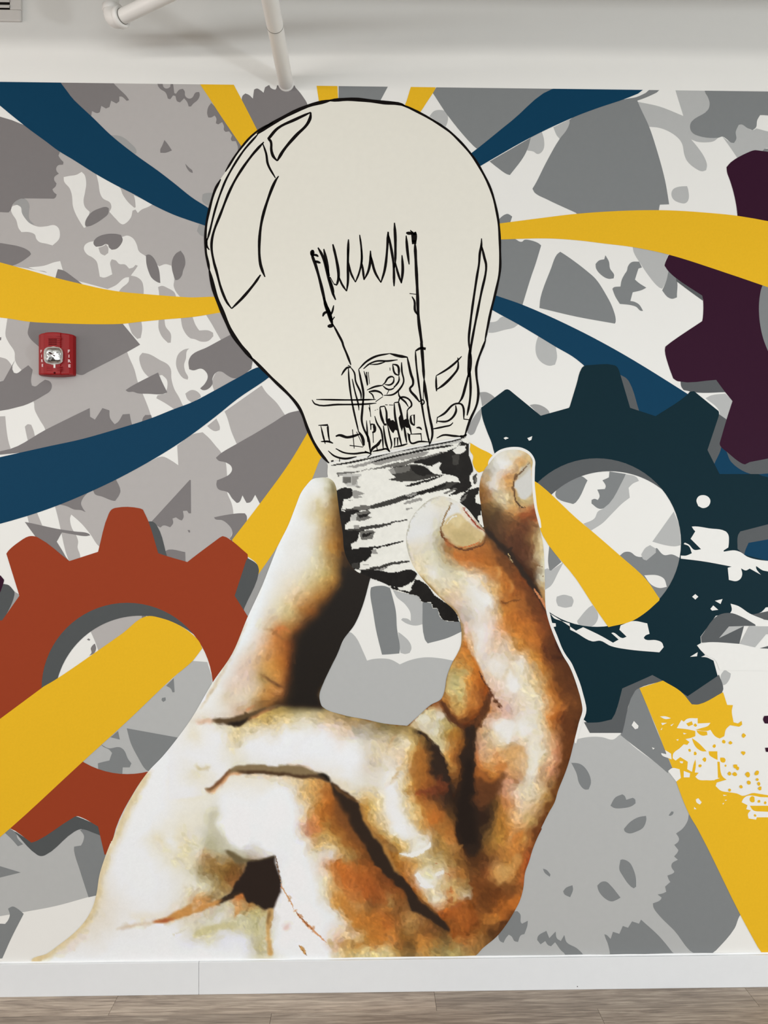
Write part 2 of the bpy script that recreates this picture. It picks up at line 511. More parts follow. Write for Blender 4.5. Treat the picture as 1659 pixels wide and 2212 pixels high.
# mid greys
for s in (
 "A0 960,490 1010,490 1060,505 1130,560 1175,610 1180,640 1160,655 1100,640",
 "A1 90,1000 110,990 190,985 160,1100 115,1085 88,1055",
 "A1 60,1255 125,1270 120,1370 70,1350 42,1315",
 "A0 110,1085 170,1040 210,1035 240,1060 255,1100 250,1150 252,1210 270,1235 300,1262 260,1250 220,1210 190,1160 180,1110 150,1090",
 "C1 740,710 680,870 490,1345 445,1300 445,1250 550,985 720,740",
 "C1 1095,-60 1160,-10 1172,120 1060,150 1035,145",
 "C0 125,1110 172,1140 60,1310",
 "B2 820,1050 880,1048 940,1080 955,1095 845,1170 835,1110",
 "B2 1255,1160 1300,1152 1360,1165 1420,1210 1428,1230 1355,1260",
 "B2 835,1190 840,1240 800,1350 770,1410 745,1420 720,1400 720,1380 790,1240",
):
    F('mid_grey_patch', 'M', 3, s)
# dark greys (left)
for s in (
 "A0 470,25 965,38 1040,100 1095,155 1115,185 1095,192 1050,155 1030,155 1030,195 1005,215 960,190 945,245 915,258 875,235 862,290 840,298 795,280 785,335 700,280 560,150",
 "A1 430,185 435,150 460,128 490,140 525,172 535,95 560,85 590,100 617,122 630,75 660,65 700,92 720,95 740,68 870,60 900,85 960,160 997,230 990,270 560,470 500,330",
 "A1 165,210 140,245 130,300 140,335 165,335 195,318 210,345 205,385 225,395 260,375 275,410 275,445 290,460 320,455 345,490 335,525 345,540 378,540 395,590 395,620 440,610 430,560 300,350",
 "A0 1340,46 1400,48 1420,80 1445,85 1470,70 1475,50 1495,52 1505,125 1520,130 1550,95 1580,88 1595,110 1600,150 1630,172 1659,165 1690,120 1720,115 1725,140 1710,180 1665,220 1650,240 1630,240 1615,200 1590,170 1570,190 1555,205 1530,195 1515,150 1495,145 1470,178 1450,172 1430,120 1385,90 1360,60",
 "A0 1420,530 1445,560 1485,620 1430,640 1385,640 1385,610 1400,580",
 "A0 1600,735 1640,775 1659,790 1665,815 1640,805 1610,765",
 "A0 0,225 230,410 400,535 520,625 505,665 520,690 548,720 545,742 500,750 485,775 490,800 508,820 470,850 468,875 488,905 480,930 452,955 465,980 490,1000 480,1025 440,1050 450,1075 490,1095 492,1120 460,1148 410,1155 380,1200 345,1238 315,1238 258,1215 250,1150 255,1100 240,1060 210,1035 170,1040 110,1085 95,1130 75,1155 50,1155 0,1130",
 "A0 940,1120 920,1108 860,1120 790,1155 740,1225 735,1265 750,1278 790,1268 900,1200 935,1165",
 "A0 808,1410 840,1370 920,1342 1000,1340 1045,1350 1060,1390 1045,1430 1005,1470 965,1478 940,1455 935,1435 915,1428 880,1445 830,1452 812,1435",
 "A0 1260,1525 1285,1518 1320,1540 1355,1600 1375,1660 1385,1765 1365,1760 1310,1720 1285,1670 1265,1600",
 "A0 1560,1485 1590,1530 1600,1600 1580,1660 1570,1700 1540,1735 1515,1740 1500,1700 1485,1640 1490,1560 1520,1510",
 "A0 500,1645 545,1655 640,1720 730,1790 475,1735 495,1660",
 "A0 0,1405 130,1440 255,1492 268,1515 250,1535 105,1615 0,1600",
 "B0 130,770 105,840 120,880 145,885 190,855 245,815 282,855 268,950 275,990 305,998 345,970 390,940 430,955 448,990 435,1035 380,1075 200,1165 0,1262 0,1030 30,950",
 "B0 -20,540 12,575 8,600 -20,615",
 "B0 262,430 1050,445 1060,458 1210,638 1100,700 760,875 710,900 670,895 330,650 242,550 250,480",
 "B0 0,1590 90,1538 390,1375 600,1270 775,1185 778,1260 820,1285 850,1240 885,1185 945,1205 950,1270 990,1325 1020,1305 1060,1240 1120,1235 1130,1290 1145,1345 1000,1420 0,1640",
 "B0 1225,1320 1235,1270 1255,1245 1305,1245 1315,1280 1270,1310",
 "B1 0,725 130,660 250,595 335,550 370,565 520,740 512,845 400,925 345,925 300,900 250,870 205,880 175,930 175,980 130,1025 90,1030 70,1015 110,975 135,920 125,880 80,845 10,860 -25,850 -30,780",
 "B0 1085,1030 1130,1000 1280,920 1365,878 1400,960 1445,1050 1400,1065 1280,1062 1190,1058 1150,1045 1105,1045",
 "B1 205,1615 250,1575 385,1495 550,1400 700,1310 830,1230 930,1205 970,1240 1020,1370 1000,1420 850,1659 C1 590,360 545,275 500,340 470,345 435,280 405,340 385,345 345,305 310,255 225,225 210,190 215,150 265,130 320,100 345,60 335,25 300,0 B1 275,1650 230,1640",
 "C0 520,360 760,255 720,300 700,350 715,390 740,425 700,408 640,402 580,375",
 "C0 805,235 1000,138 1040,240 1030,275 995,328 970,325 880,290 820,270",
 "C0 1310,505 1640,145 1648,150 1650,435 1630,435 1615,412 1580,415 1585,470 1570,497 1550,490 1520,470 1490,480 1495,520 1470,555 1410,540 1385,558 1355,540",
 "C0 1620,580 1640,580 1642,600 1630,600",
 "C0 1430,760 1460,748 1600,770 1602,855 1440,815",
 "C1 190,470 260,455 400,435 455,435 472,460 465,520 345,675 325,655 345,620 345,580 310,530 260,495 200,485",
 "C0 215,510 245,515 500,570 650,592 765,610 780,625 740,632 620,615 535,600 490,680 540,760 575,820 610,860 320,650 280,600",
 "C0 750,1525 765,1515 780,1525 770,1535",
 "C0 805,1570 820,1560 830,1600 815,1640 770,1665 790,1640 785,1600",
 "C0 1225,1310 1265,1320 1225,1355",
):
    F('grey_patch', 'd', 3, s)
# dark greys (right and bottom)
for s in (
 "D0 1500,200 1508,320 1490,322 1475,290 1435,265",
 "D0 1400,370 1430,365 1432,390 1410,405 1395,390",
 "D0 1095,632 1535,712 1530,740 1400,880 1285,1005 1260,990 1190,880 1130,760",
 "D0 1020,655 1035,730 955,710",
 "D0 870,770 940,805 1030,795 1070,820 1105,895 1135,935 1120,970 1060,970 1055,1040 960,1025 850,995 845,935 880,925 945,910 955,880 968,845 940,815 890,790",
 "E0 30,25 75,-10 140,40 150,80 200,135 155,152 100,90",
 "E0 0,190 180,378 0,530",
 "E0 70,690 110,672 150,690 205,735 100,940 20,1120 0,1160 0,800 45,822 70,790 85,745",
 "E0 640,155 700,145 718,110 725,60 690,10 740,0 870,60 920,215 915,250 870,390 850,480 840,575 765,592 690,360 640,190",
 "A1 1265,60 1690,72 1620,200 1450,190 1265,175",
 "A2 450,78 1450,92 1400,150 800,605 770,580 550,320 420,125",
 "A2 910,715 1265,510 1240,600 1200,680 1085,832 1060,825 980,770",
 "A2 1600,355 A3 0,320 410,180 450,172 520,160 660,102 720,100 720,110 600,165 530,190 560,260 630,410 700,620 770,880 805,1085 725,1088 720,1110 715,1145 450,1150 20,1175 0,1160 A2 1659,1160 1400,1040 1300,985 1280,950 1310,900 1400,720 1515,520 1570,450 1598,390",
 "A3 1105,108 1659,108 1659,350 1620,315 1590,315 1565,360 1555,420 1525,445 1480,425 1430,395 1405,400 1380,460 1385,520 1365,555 1340,552 1300,520 1265,500 1230,510 1060,495 1000,460 985,410 1000,370 1140,270 1155,220 1140,160",
 "A3 1605,630 1630,605 1659,595 1659,700 1640,690",
 "A3 255,1525 245,1560 200,1570 170,1600 175,1640 225,1700 280,1728 325,1725 330,1695 295,1640 285,1580",
 "A3 440,1659 450,1620 480,1585 545,1580 570,1630 540,1640 530,1670 510,1735 545,1765 600,1800 608,1805 570,1825 490,1845 470,1920 500,1925 545,1950 580,2005 560,2005 520,1970 470,1955 380,1945 340,1880 315,1815 325,1803 385,1795 395,1740 420,1690",
 "A2 980,1385 1130,1385 1165,1405 1190,1408 1210,1392 1260,1395 1330,1420 1355,1440 1300,1620 1275,1690 1190,1965 950,1880 980,1600",
 "A2 1520,1495 1490,1520 1440,1640 1350,1890 1340,1980 1659,2055 1991,2115 1998,2100 1976,1990 1906,1850 1826,1730 1736,1650 1659,1590 1560,1520",
 "A2 980,1225 1030,1180 1065,1168 1105,1190 1085,1250 1000,1260",
 "B3 800,0 865,60 872,230 830,242 790,225 745,170 780,90",
 "C2 1485,240 1510,200 1659,118 C3 50,115 100,150 0,340 C2 1630,355 1500,310 1478,280",
 "C3 290,74 430,95 410,140 240,390 200,395 135,350 135,320 160,310 190,320 205,290 185,230 250,225 258,200 230,150 285,125",
 "C3 380,800 420,770 470,770 520,805 580,810 680,740 700,735 760,795 830,790 905,825 890,900 800,1080 725,1175 590,1010",
 "C2 1425,715 1530,855 1440,930 1425,925 1415,850",
 "C1 1540,1100 1545,1075 1580,1065 1659,1062 C2 50,1080 70,1150 100,1280 110,1430 135,1600 130,1645 0,1655 C1 1640,1655 1590,1450 1560,1270 1540,1150",
 "C2 330,1200 460,1220 480,1330 520,1355 660,1360 680,1450 550,1510 375,1558 350,1520",
 "D3 548,280 835,985 820,1000 800,1000 795,1020 690,930 440,735 385,690 412,600 452,450 492,320 515,285",
 "D3 -40,930 20,935 60,955 110,1020 130,1100 110,1160 75,1160 30,1110 5,1020",
 "D3 298,1300 340,1230 400,1202 420,1215 435,1250 490,1232 510,1245 515,1280 480,1305 400,1322 330,1320",
 "D3 605,1388 608,1420 580,1490 520,1525 460,1540 420,1520 415,1500 470,1440 540,1400",
 "D3 800,1385 825,1350 843,1352 840,1370 815,1388",
 "E3 385,270 400,265 460,290 500,360 518,430 520,500 500,515 475,500 400,400 375,350",
 "E3 185,490 220,460 260,457 300,490 385,595 350,615 310,628 270,615 210,560 190,520",
 "D3 975,1375 965,1430 920,1500 865,1540 E3 890,85 885,110 850,140 885,185 880,200 848,240 880,268 830,300 825,330 850,370 845,380 790,405 800,435 815,460 770,500 780,545 745,560 705,568 740,595 730,615 665,645 670,680 720,750 850,880 1030,1085 1170,1095 1370,860 1410,760 1425,740 1060,-10",
 "E3 245,912 260,915 300,952 320,890 375,908 405,840 450,855 485,800 545,820 562,785 720,930 860,1100 300,1100 275,990 258,950",
 "E2 1370,345 1400,355 1435,395 1430,415 1385,380",
 "E2 1545,540 1570,510 1625,488 1630,525 1605,592 1555,565",
 "E2 1110,715 1150,712 1175,740 1180,810 1190,820 1240,795 1235,840 1210,910 1180,920 1155,978 1125,970 1100,930 1075,915 1050,945 1030,985 1000,970 985,925 1000,880",
 "E2 1320,960 1330,925 1400,882 1425,945 1480,888 1490,945 1525,970 1555,918 1575,980 1660,1030 1720,1085 1650,1090 1550,1070 1475,980 1440,1015 1415,1005 1390,970 1350,998",
):
    F('grey_patch', 'D', 3, s)

# coloured rays behind the gears
F('sun_ray', 'B', 5, "A0 0,10 487,20 640,185 800,335 960,490 1160,650 1370,800 1500,900 1659,1027 1810,1125 1900,1200 1880,1320 1785,1275 1659,1232 1500,1175 1310,1085 1160,1000 1000,920 830,825 640,705 500,620 400,545 230,420 0,228")
F('sun_ray', 'Y', 5, "A1 70,52 360,55 430,185 560,440 640,600 500,700 430,590 250,325 130,140")
F('sun_ray', 'Y', 5, "A1 1075,56 1255,58 1262,200 1100,230", corner=20)
F('sun_ray', 'Y', 5, "A2 230,68 450,74 420,125 370,200 310,290 280,320 160,260 180,225")
F('sun_ray', 'B', 5, "A2 1455,88 2275,95 A3 410,180 200,250 0,325 A2 1260,510 915,705 820,760 760,790 700,680 750,645 1100,365")
F('sun_ray', 'Y', 5, "B0 0,-72 250,-5 480,60 720,118 900,158 1050,182 1240,200 1560,225 1659,230 1860,225 2000,240 2020,345 1910,360 1659,400 1450,418 1220,440 1060,458 850,462 540,455 250,440 70,412 0,405")
F('sun_ray', 'B', 5, "B0 0,1610 400,1520 700,1455 1000,1370 1300,1275 1500,1195 1659,1135 1860,1030 2060,920 2250,828 2400,850 2330,915 2060,1100 1860,1260 1659,1412 1500,1520 1270,1659 C0 1000,145 800,240 530,355 230,460 0,522")
F('sun_ray', 'B', 5, "PX 1050,631 1070,638 1130,659 1245,711 1344,764 1471,842 1560,900 1659,975 1659,1280 1500,1150 1300,830 1245,776 1200,749 1120,701 1062,669 1040,655")
F('sun_ray', 'Y', 5, "C1 1020,-300 840,0 590,345 345,665 400,740 470,800 565,880 575,940 553,990 740,715 1040,130 1100,-20 1140,-90")
# gears ---------------------------------------------------------------
def circle(cx, cy, r, n=72, a0=0.0, a1=360.0):
    t = np.radians(np.linspace(a0, a1, n, endpoint=(a1 - a0) < 359.9))
    return np.stack([cx + r * np.cos(t), cy + r * np.sin(t)], 1)

def crescent(cx, cy, r, sh, n=120):
    """part of the hole not covered by the same circle moved by sh"""
    c1, c2 = circle(cx, cy, r, 360), circle(cx + sh, cy + sh, r, 360)
    o = c1[np.hypot(c1[:, 0] - cx - sh, c1[:, 1] - cy - sh) >= r]
    i = c2[np.hypot(c2[:, 0] - cx, c2[:, 1] - cy) <= r]
    def order(p):
        a = np.degrees(np.arctan2(p[:, 1] - cy, p[:, 0] - cx))
        a = (a - 45.0) % 360.0
        return p[np.argsort(a)]
    return np.concatenate([order(o)[::3], order(i)[::3][::-1]])

OR_O = smooth(parse("PX 0,1341 5,1340 42,1287 40,1280 14,1196 19,1189 42,1170 61,1159 72,1158 82,1161 150,1212 212,1192 235,1110 241,1101 250,1097 302,1098 309,1101 321,1127 342,1195 360,1201 405,1214 415,1206 475,1161 481,1158 490,1161 535,1197 535,1206 532,1210 507,1287 537,1334 520,1400 470,1500 400,1600 320,1668 290,1710 250,1790 240,1845 226,1846 212,1785 175,1765 165,1763 155,1768 80,1816 68,1820 22,1789 0,1775", True), True, 4, 38)
g_or = film('gear', [OR_O, circle(275, 1487, 185)[::-1]], 7, MAT['O'], mural)
g_or['label'] = 'rust orange gear'
o = film('gear_shadow', [crescent(275, 1487, 185, 28)], 6, MAT['c'], g_or)
for s in ("C0 35,1045 75,1055 125,1110 125,1140 60,1300 20,1360 0,1362 0,1140",
          "C0 1275,505 1320,508 1355,540 1445,815 1360,785",
          "C1 470,815 560,875 572,900 577,940 450,1255 445,1280 360,1155 460,840",
          "PX 30,1795 68,1818 140,1767 150,1761 160,1762 212,1783 220,1806 205,1800 175,1791 160,1797 98,1847 88,1849 80,1846"):
    F('gear_shadow', 'c', 6, s, g_or, corner=40)
F('sun_ray', 'Y', 8, "D0 0,552 380,270 475,215 C0 850,1618 1060,1470 1260,1325 1400,1342 1550,1402 1659,1478 C1 60,1540 88,1600 45,1659 D1 0,55 D0 1500,190 1100,570 710,925 90,1495 0,1570")
F('gear', 'P', 8, "C0 -420,690 8,974 36,1008 34,1025 8,1105 -420,2000", corner=20)['label'] = 'tip of a plum gear tooth'

TE_O = smooth(parse("PX 1039,881 1091,842 1096,841 1101,843 1168,898 1229,881 1231,877 1245,831 1256,796 1261,791 1267,789 1327,789 1333,793 1337,800 1361,881 1416,899 1484,853 1490,846 1499,845 1552,888 1553,892 1552,900 1528,972 1542,1000 1554,1024 1638,1024 1646,1028 1659,1054 1659,1104 1599,1148 1594,1156 1593,1186 1606,1198 1659,1240 1659,1300 1654,1312 1644,1322 1624,1327 1579,1325 1546,1330 1513,1375 1514,1389 1505,1394 1523,1415 1514,1419 1526,1420 1541,1427 1550,1460 1485,1504 1464,1490 1431,1470 1409,1458 1396,1464 1344,1487 1329,1540 1321,1554 1294,1560 1269,1561 1258,1552 1263,1545 1265,1522 1259,1497 1244,1457 1220,1415 1205,1385 1190,1352 1178,1318 1100,1300 1040,1200 1040,1060 1070,985 1066,972 1062,957 1052,932 1042,902", True), True, 4, 34)
g_te = film('gear', [TE_O, circle(1289, 1172, 182)[::-1]], 7, MAT['T'], mural)
g_te['label'] = 'dark teal gear with white paint splatter'
film('gear_shadow', [crescent(1289, 1172, 182, 28)], 6, MAT['C'], g_te)
for s in ("B3 385,900 430,925 460,960 545,1210 460,1190",
          "B3 1230,1235 1310,1290 1250,1480 1255,1520 1195,1665 1125,1550",
          "C3 1659,415 1420,588 1393,640 1393,740 1452,795 1460,760 1490,690 1659,580",
          "D3 660,165 760,220 545,285 510,310 400,672 120,672 70,580 110,575 310,545 340,500 400,285 610,190",
          "D3 955,345 1235,170 1272,290 1260,325 1060,428 1000,428 900,310",
          "C3 1659,1195 1610,1290 1510,1310 1620,1352 1659,1375"):
    F('gear_shadow', 'C', 6, s, g_te, corner=40)
for s in ("C3 1080,1500 1220,1320 1330,1295 1430,1328 1548,1395 1550,1407 1450,1407 1410,1562 1180,1547 1085,1552",
          "C3 1659,1465 1585,1600 1659,1625"):
    F('charcoal_patch', 'C', 9, s, g_te, corner=40)
F('pale_grey_patch', 'L', 10, "C3 1320,1412 1450,1408 1235,1512", g_te, corner=20)
F('pale_grey_patch', 'L', 10, "C3 1495,1410 1659,1412 1640,1480 1545,1592 1415,1562", g_te, corner=40)
for s in ("B2 1030,1445 1050,1435 1075,1445 1045,1458",
          "B2 1235,1445 1278,1428 1270,1460 1250,1468",
          "C3 1040,322 1060,288 1100,278 1140,292 1160,325 1145,370 1098,390 1055,372",
          "C3 1000,550 1030,548 1150,565 1290,590 1315,620 1320,680 1315,730 1275,755 1275,766 1370,755 1420,770 1480,810 1600,840 1655,855 1655,930 1620,930 1555,890 1555,910 1595,965 1500,912 1465,928 1425,910 1435,960 1420,1000 1385,1020 1320,1010 1310,905 1345,895 1100,850 905,826 905,800 950,800 1000,780 975,720 930,700 940,688 975,705 1020,750 1080,745 1040,705 990,655 1030,590 1015,575",
          "C3 1003,1155 1030,1132 1056,1155 1030,1180",
          "C3 1200,1190 1265,1175 1248,1218",
          "C3 1160,1260 1185,1230 1228,1268 1175,1275",
          "C3 1335,1215 1400,1235 1500,1300 1620,1350 1610,1370 1659,1380 1659,1410 1550,1405 1450,1340 1330,1298 1345,1270",
          "C3 0,1448 62,1418 215,1492 320,1552 368,1525 305,1468 320,1464 400,1512 437,1500 375,1440 385,1403 490,1365 615,1385 635,1475 600,1490 585,1510 600,1525 690,1530 740,1550 757,1590 720,1635 450,1610 300,1580 210,1535 140,1540 0,1465 C2 1605,1440 1600,1385 1520,1360 1465,1340 1440,1310 1410,1290 1480,1330",
          "C3 1045,1575 1160,1545 1400,1560 1545,1592 1659,1625 1659,1800 1240,1790 1200,1700 1140,1670 1080,1620",
          "D3 985,15 1050,-25 1045,10",
          "C2 1425,1378 1480,1385 1482,1412 1440,1420"):
    F('splatter', 'H', 8, s, g_te)

PL_O = smooth(parse("A3 1300,765 1340,720 1480,640 1545,618 1570,620 1659,690 PX 1659,360 1659,970 B3 1660,1535 1500,1652 1460,1672 1435,1665 1310,1570 1245,1510 1240,1490 1300,1285 1352,1125 1290,1050 1210,942 880,954 840,930 800,820 768,690 772,655 830,610 1090,435 1096,400 1098,260 1090,215 860,60 800,5 A3 765,1615 775,1580 800,1525 1200,1400 1395,1185 1385,1100 1360,980 1330,880 1305,810", True), True, 4, 38)
PL_O = np.array([p for p in PL_O])
hole = smooth(parse("B3 1612,125 1590,200 1580,350 1600,520 1640,650 1700,760 2000,900 2000,0 1680,40"), True, 4, 60)
g_pl = film('gear', [PL_O, hole[::-1]], 6, MAT['P'], mural)
g_pl['label'] = 'plum gear cut by the frame of the mural'
film('gear_shadow', [hole], 5.5, MAT['D'], g_pl)
for s in ("B3 862,45 1095,210 1095,258 960,160 868,90",
          "B3 903,945 1215,935 1295,1048 1050,1052 930,1030 910,1000",
          "B3 1300,1560 1420,1645 1460,1665 1500,1650 1659,1530 1659,1700 1590,1755 1510,1755 1340,1650"):
    F('gear_shadow', 'C', 5.5, s, g_pl, corner=40)
for s in ("D3 1659,498 1625,525 1615,555 1630,590 1659,612", "D3 1659,775 1632,800 1640,835 1659,858"):
    F('plum_blot', 'P', 8.5, s)

# rays in front of the gears
F('sun_ray', 'Y', 8, "A2 980,1253 1350,1205 1659,1168 A3 450,1140 800,1138 1150,1160 1400,1186 1659,1236 B3 1659,145 1240,0 A3 800,1520 490,1455 250,1425 0,1395 A2 1400,1380 985,1390")
F('sun_ray', 'Y', 8, "PX 1013,955 1037,969 1059,980 1070,990 1055,1012 1035,1021 1030,1018 1021,1000 1022,985 1016,975")
F('sun_ray', 'Y', 8, "C2 1270,140 1340,185 1659,478 C3 150,600 380,800 600,1000 722,1172 718,1188 600,1292 480,1366 280,1417 150,1230 0,1000 C2 1370,630 1310,420 1270,200")
ray8 = F('sun_ray', 'Y', 8, "D3 548,285 750,220 905,315 1000,425 1060,425 1270,320 1305,430 1355,432 1345,480 1360,580 1400,590 1430,568 1435,600 1410,618 1330,605 1295,640 1280,700 1240,720 1225,860 1262,1050 1300,1075 1215,1100 1205,1130 1250,1170 1330,1185 1390,1195 1440,1215 1540,1190 1659,1235 1659,2605 E3 1608,1090 1420,745 1050,0 D3 980,1380 865,1090 830,970 760,800 700,640 640,500", corner=40)
for s in (
 "D3 945,725 990,715 1030,700 1030,655 960,640 870,630 910,560 930,575 960,550 1050,545 1050,590 1160,585 1140,610 1080,630 1030,645 1130,655 1160,645 1200,700 1240,720 1300,740 1300,900 1270,1050 1180,1080 1130,1080 1060,1075 1030,1050 1060,1015 1010,1010 960,985 965,920 900,880 860,910 835,890 840,850 900,800 930,770 960,775 980,750",
 "D3 830,975 895,985 905,1060 865,1092 795,1000", "D3 930,1000 985,1020 980,1055 930,1055",
 "D3 735,845 780,855 770,820 820,850 825,900 800,890 740,862",
 "D3 725,530 770,528 820,545 770,552", "D3 735,585 785,585 745,605", "D3 815,605 845,590 825,612", "D3 730,645 745,625 740,645",
 "D3 925,670 955,678 930,684", "D3 865,730 885,725 880,740", "D3 895,915 925,918 920,935 900,930", "D3 1180,1075 1225,1060 1190,1082",
 "D3 1035,1245 1055,1235 1085,1270 1070,1290 1040,1270", "D3 1020,1310 1040,1330 1020,1330", "D3 1270,1205 1305,1210 1275,1216", "D3 1265,1280 1280,1275 1270,1290", "D3 1285,1250 1305,1250 1290,1258",
 "D3 1430,1270 1445,1240 1480,1215 1540,1215 1590,1225 1659,1245 1659,1300 1540,1300 1500,1300 1530,1340 1600,1350 1659,1345 1659,1400 1560,1400 1555,1420 1490,1410 1485,1370 1510,1340 1470,1330 1480,1295",
 "D3 480,605 500,568 540,610 535,632 510,640", "D3 655,795 680,805 665,815",
):
    F('splatter', 'H', 9, s, ray8)
def blob(x, y, r, sq=1.0):
    x, y, r = 1244 + x / 4, 1415 + y / 4, r / 4
    a = np.radians(np.arange(0, 360, 45))
    k = np.array([random.uniform(0.75, 1.2) for _ in a]) * r
    return smooth(np.stack([x + np.cos(a) * k * sq, y + np.sin(a) * k], 1), True, 3, 80)
for x_, y_, r_ in ((1448, 695, 20), (1275, 748, 16), (1335, 758, 17), (1195, 785, 16), (1447, 845, 18), (1265, 905, 24), (1110, 903, 18), (980, 822, 14), (1030, 850, 16),
                   (1290, 955, 9), (1375, 962, 20), (1395, 980, 16), (1325, 1022, 16), (1370, 1028, 20), (1483, 1030, 22), (1562, 1020, 20), (1565, 1075, 15), (1492, 1100, 18), (1580, 1112, 16),
                   (1428, 1138, 15), (1588, 1150, 17), (1325, 1165, 13), (1070, 955, 14), (1520, 1245, 26), (1635, 1275, 14), (1545, 1330, 13), (1585, 1335, 12), (1545, 1385, 12), (1030, 605, 14), (1580, 1262, 14)):
    film('yellow_droplet', [blob(x_, y_, r_)], 10, MAT['Y'], ray8)
for s in ("D3 1000,715 1060,760 1100,800 1128,830 1090,830 1040,800 1010,750", "D3 1145,830 1220,830 1222,905 1190,890 1150,860",
          "D3 1220,920 1240,920 1255,1030 1275,1060 1225,1060", "D3 1030,900 1035,940 1025,1015 1000,1015 1015,940",
          "D3 1040,650 1130,660 1135,690 1090,695 1050,670", "D3 950,590 1000,570 1010,600 970,615", "D3 1550,1300 1659,1310 1659,1335 1600,1330"):
    F('yellow_droplet', 'Y', 10, s, ray8)
# the light bulb --------------------------------------------------------
bulb_path = "B1 1165,1655 1050,1480 1000,1370 940,1210 880,1120 690,930 500,740 400,620 340,530 260,350 200,200 150,0 A1 120,1500 120,1290 150,1130 200,960 245,870 300,790 400,630 560,470 700,380 1000,238 1200,188 1380,180 1659,208 A2 150,225 220,255 540,440 640,530 750,655 820,760 920,960 975,1170 990,1280 1000,1500 998,1659 B2 960,190 920,350 870,600 795,830 800,950 812,1050 800,1150 740,1290 695,1425"
bulb = film('light_bulb', [smooth(parse(bulb_path), True, 6, 60)], 11, MAT['I'], mural)
bulb['label'] = 'cream glass of the bulb inside a black outline'
K = MAT['K']
out = [
 (4.2, "B1 1185,1665 1120,1590 1050,1480 1000,1370 940,1210 880,1120 690,930 500,740"), (5.6, "B1 520,762 400,620 340,530 260,350 200,200 150,0"),
 (3.6, "B1 152,10 140,-60 A1 120,1500 120,1290 150,1130 200,960 248,870"), (3.0, "A1 288,805 300,785 400,630 550,465 700,380"),
 (5.0, "A1 560,480 700,385 1000,238 1200,188"), (5.2, "A1 1190,190 1380,180 1659,208 A2 150,225 180,240"),
 (3.4, "A2 140,225 220,255 540,440 640,530 750,655 820,760 920,960 975,1170 990,1280 1000,1500 998,1659 B2 960,190 920,350 870,600"),
 (3.4, "B2 875,590 870,610 795,830 795,900 812,1050 800,1150 740,1290 695,1425"),
 (3.0, "A1 570,480 440,630 300,860 250,980 200,1130 150,1330 130,1400"), (3.0, "A1 128,1380 130,1450 150,1480"),
 (3.6, "A1 620,548 520,660 400,830 330,960 250,1160 180,1350 168,1450 190,1590 210,1660 B1 250,150 300,270 342,328"), (3.8, "B1 342,328 440,230 540,110 592,35"),
 (3.2, "A1 610,560 640,650 655,740 720,860"), (4.0, "A1 748,842 722,880 660,1030 600,1240 580,1450 590,1600 608,1660 B1 630,55"),
 (4.0, "A1 1025,292 900,350 740,430 660,520 680,545 685,620 700,670 735,712"), (4.4, "A1 735,712 790,620 900,490 990,400 1020,340 1025,292"),
 (3.4, "A2 840,1380 838,1440 825,1510 818,1600 B2 800,50 740,480 730,600 740,700"), (3.4, "A2 840,1440 865,1550 878,1600 B2 878,0 840,180 800,380 750,650 738,760"),
 (6.0, "B2 738,680 738,800 728,920", (0.5, 0.4)), (3.6, "B2 730,880 700,1000 670,1100 640,1145"), (3.4, "B2 738,840 745,1050 735,1150 715,1250"),
]
lines('bulb_outline', out, 12, K, bulb, 1.5)
fil = [
 (4.2, "U 95,430 90,500 130,620 190,830 240,1040 260,1130 320,1270 350,1390"), (6.0, "U 95,430 90,470 95,520"), (3.2, "U 100,500 140,500 172,520"), (3.4, "U 120,580 160,590 200,606"),
 (5.5, "U 245,1060 265,1150 320,1300 360,1430"), (4.0, "U 300,1250 250,1270 228,1315"), (3.0, "U 375,1165 355,1250 325,1310"), (3.4, "U 385,1318 350,1370"), (5.0, "U 375,1430 330,1440 292,1445"),
 (3.2, "U 360,1410 440,1560 490,1659 T 60,30 105,140 150,260"),
 (3.8, "U 165,400 220,500 280,700 330,900 360,1000 400,1095"), (4.4, "U 242,418 280,600 310,760"), (7.0, "U 295,690 312,780"), (2.8, "U 310,790 350,900 375,1000 370,1030"), (3.0, "U 325,790 375,880"),
 (4.0, "U 375,885 415,895 435,820 438,740 410,560 362,355"), (2.8, "U 438,770 480,880 545,980"), (3.6, "U 545,980 562,860 562,600 570,290"), (4.2, "U 565,420 570,600"),
 (2.8, "U 575,600 600,730 662,860"), (3.0, "U 662,860 710,740 745,580 740,400 718,230"), (4.2, "U 742,420 742,600"), (3.2, "U 745,590 765,720 775,830"), (3.6, "U 775,830 830,720 860,580 862,440"), (4.2, "U 862,450 866,560"),
 (3.4, "U 866,500 920,720 1000,865"), (3.6, "U 1000,865 1050,700 1085,400 1095,190"), (4.6, "U 1095,190 1102,260"), (3.6, "U 1098,220 1140,430 1168,620 1175,915"), (4.0, "U 1180,70 1192,300 1192,600"), (6.0, "U 1190,600 1178,670"),
 (3.2, "U 1195,600 1215,700 1272,875"), (3.8, "U 1272,875 1290,700 1280,500"), (3.8, "U 1335,240 1352,440 1375,625"),
 (4.5, "U 1335,205 1390,210 1430,195"), (3.2, "U 1388,170 1430,205"), (8.0, "U 1430,200 1440,230 1440,330", (0.9, 0.9)), (7.0, "U 1470,215 1425,225"), (6.0, "U 1410,330 1470,325", (0.9, 0.9)),
 (4.4, "U 1452,340 1465,600 1485,1000 1500,1350 1540,1659 T 965,10 980,200 995,420"), (2.6, "U 1380,1010 1470,1020"), (3.6, "U 1412,1050 1445,1110 1455,1240 1490,1295"),
]
lines('filament', fil, 12, K, bulb, 1.5)
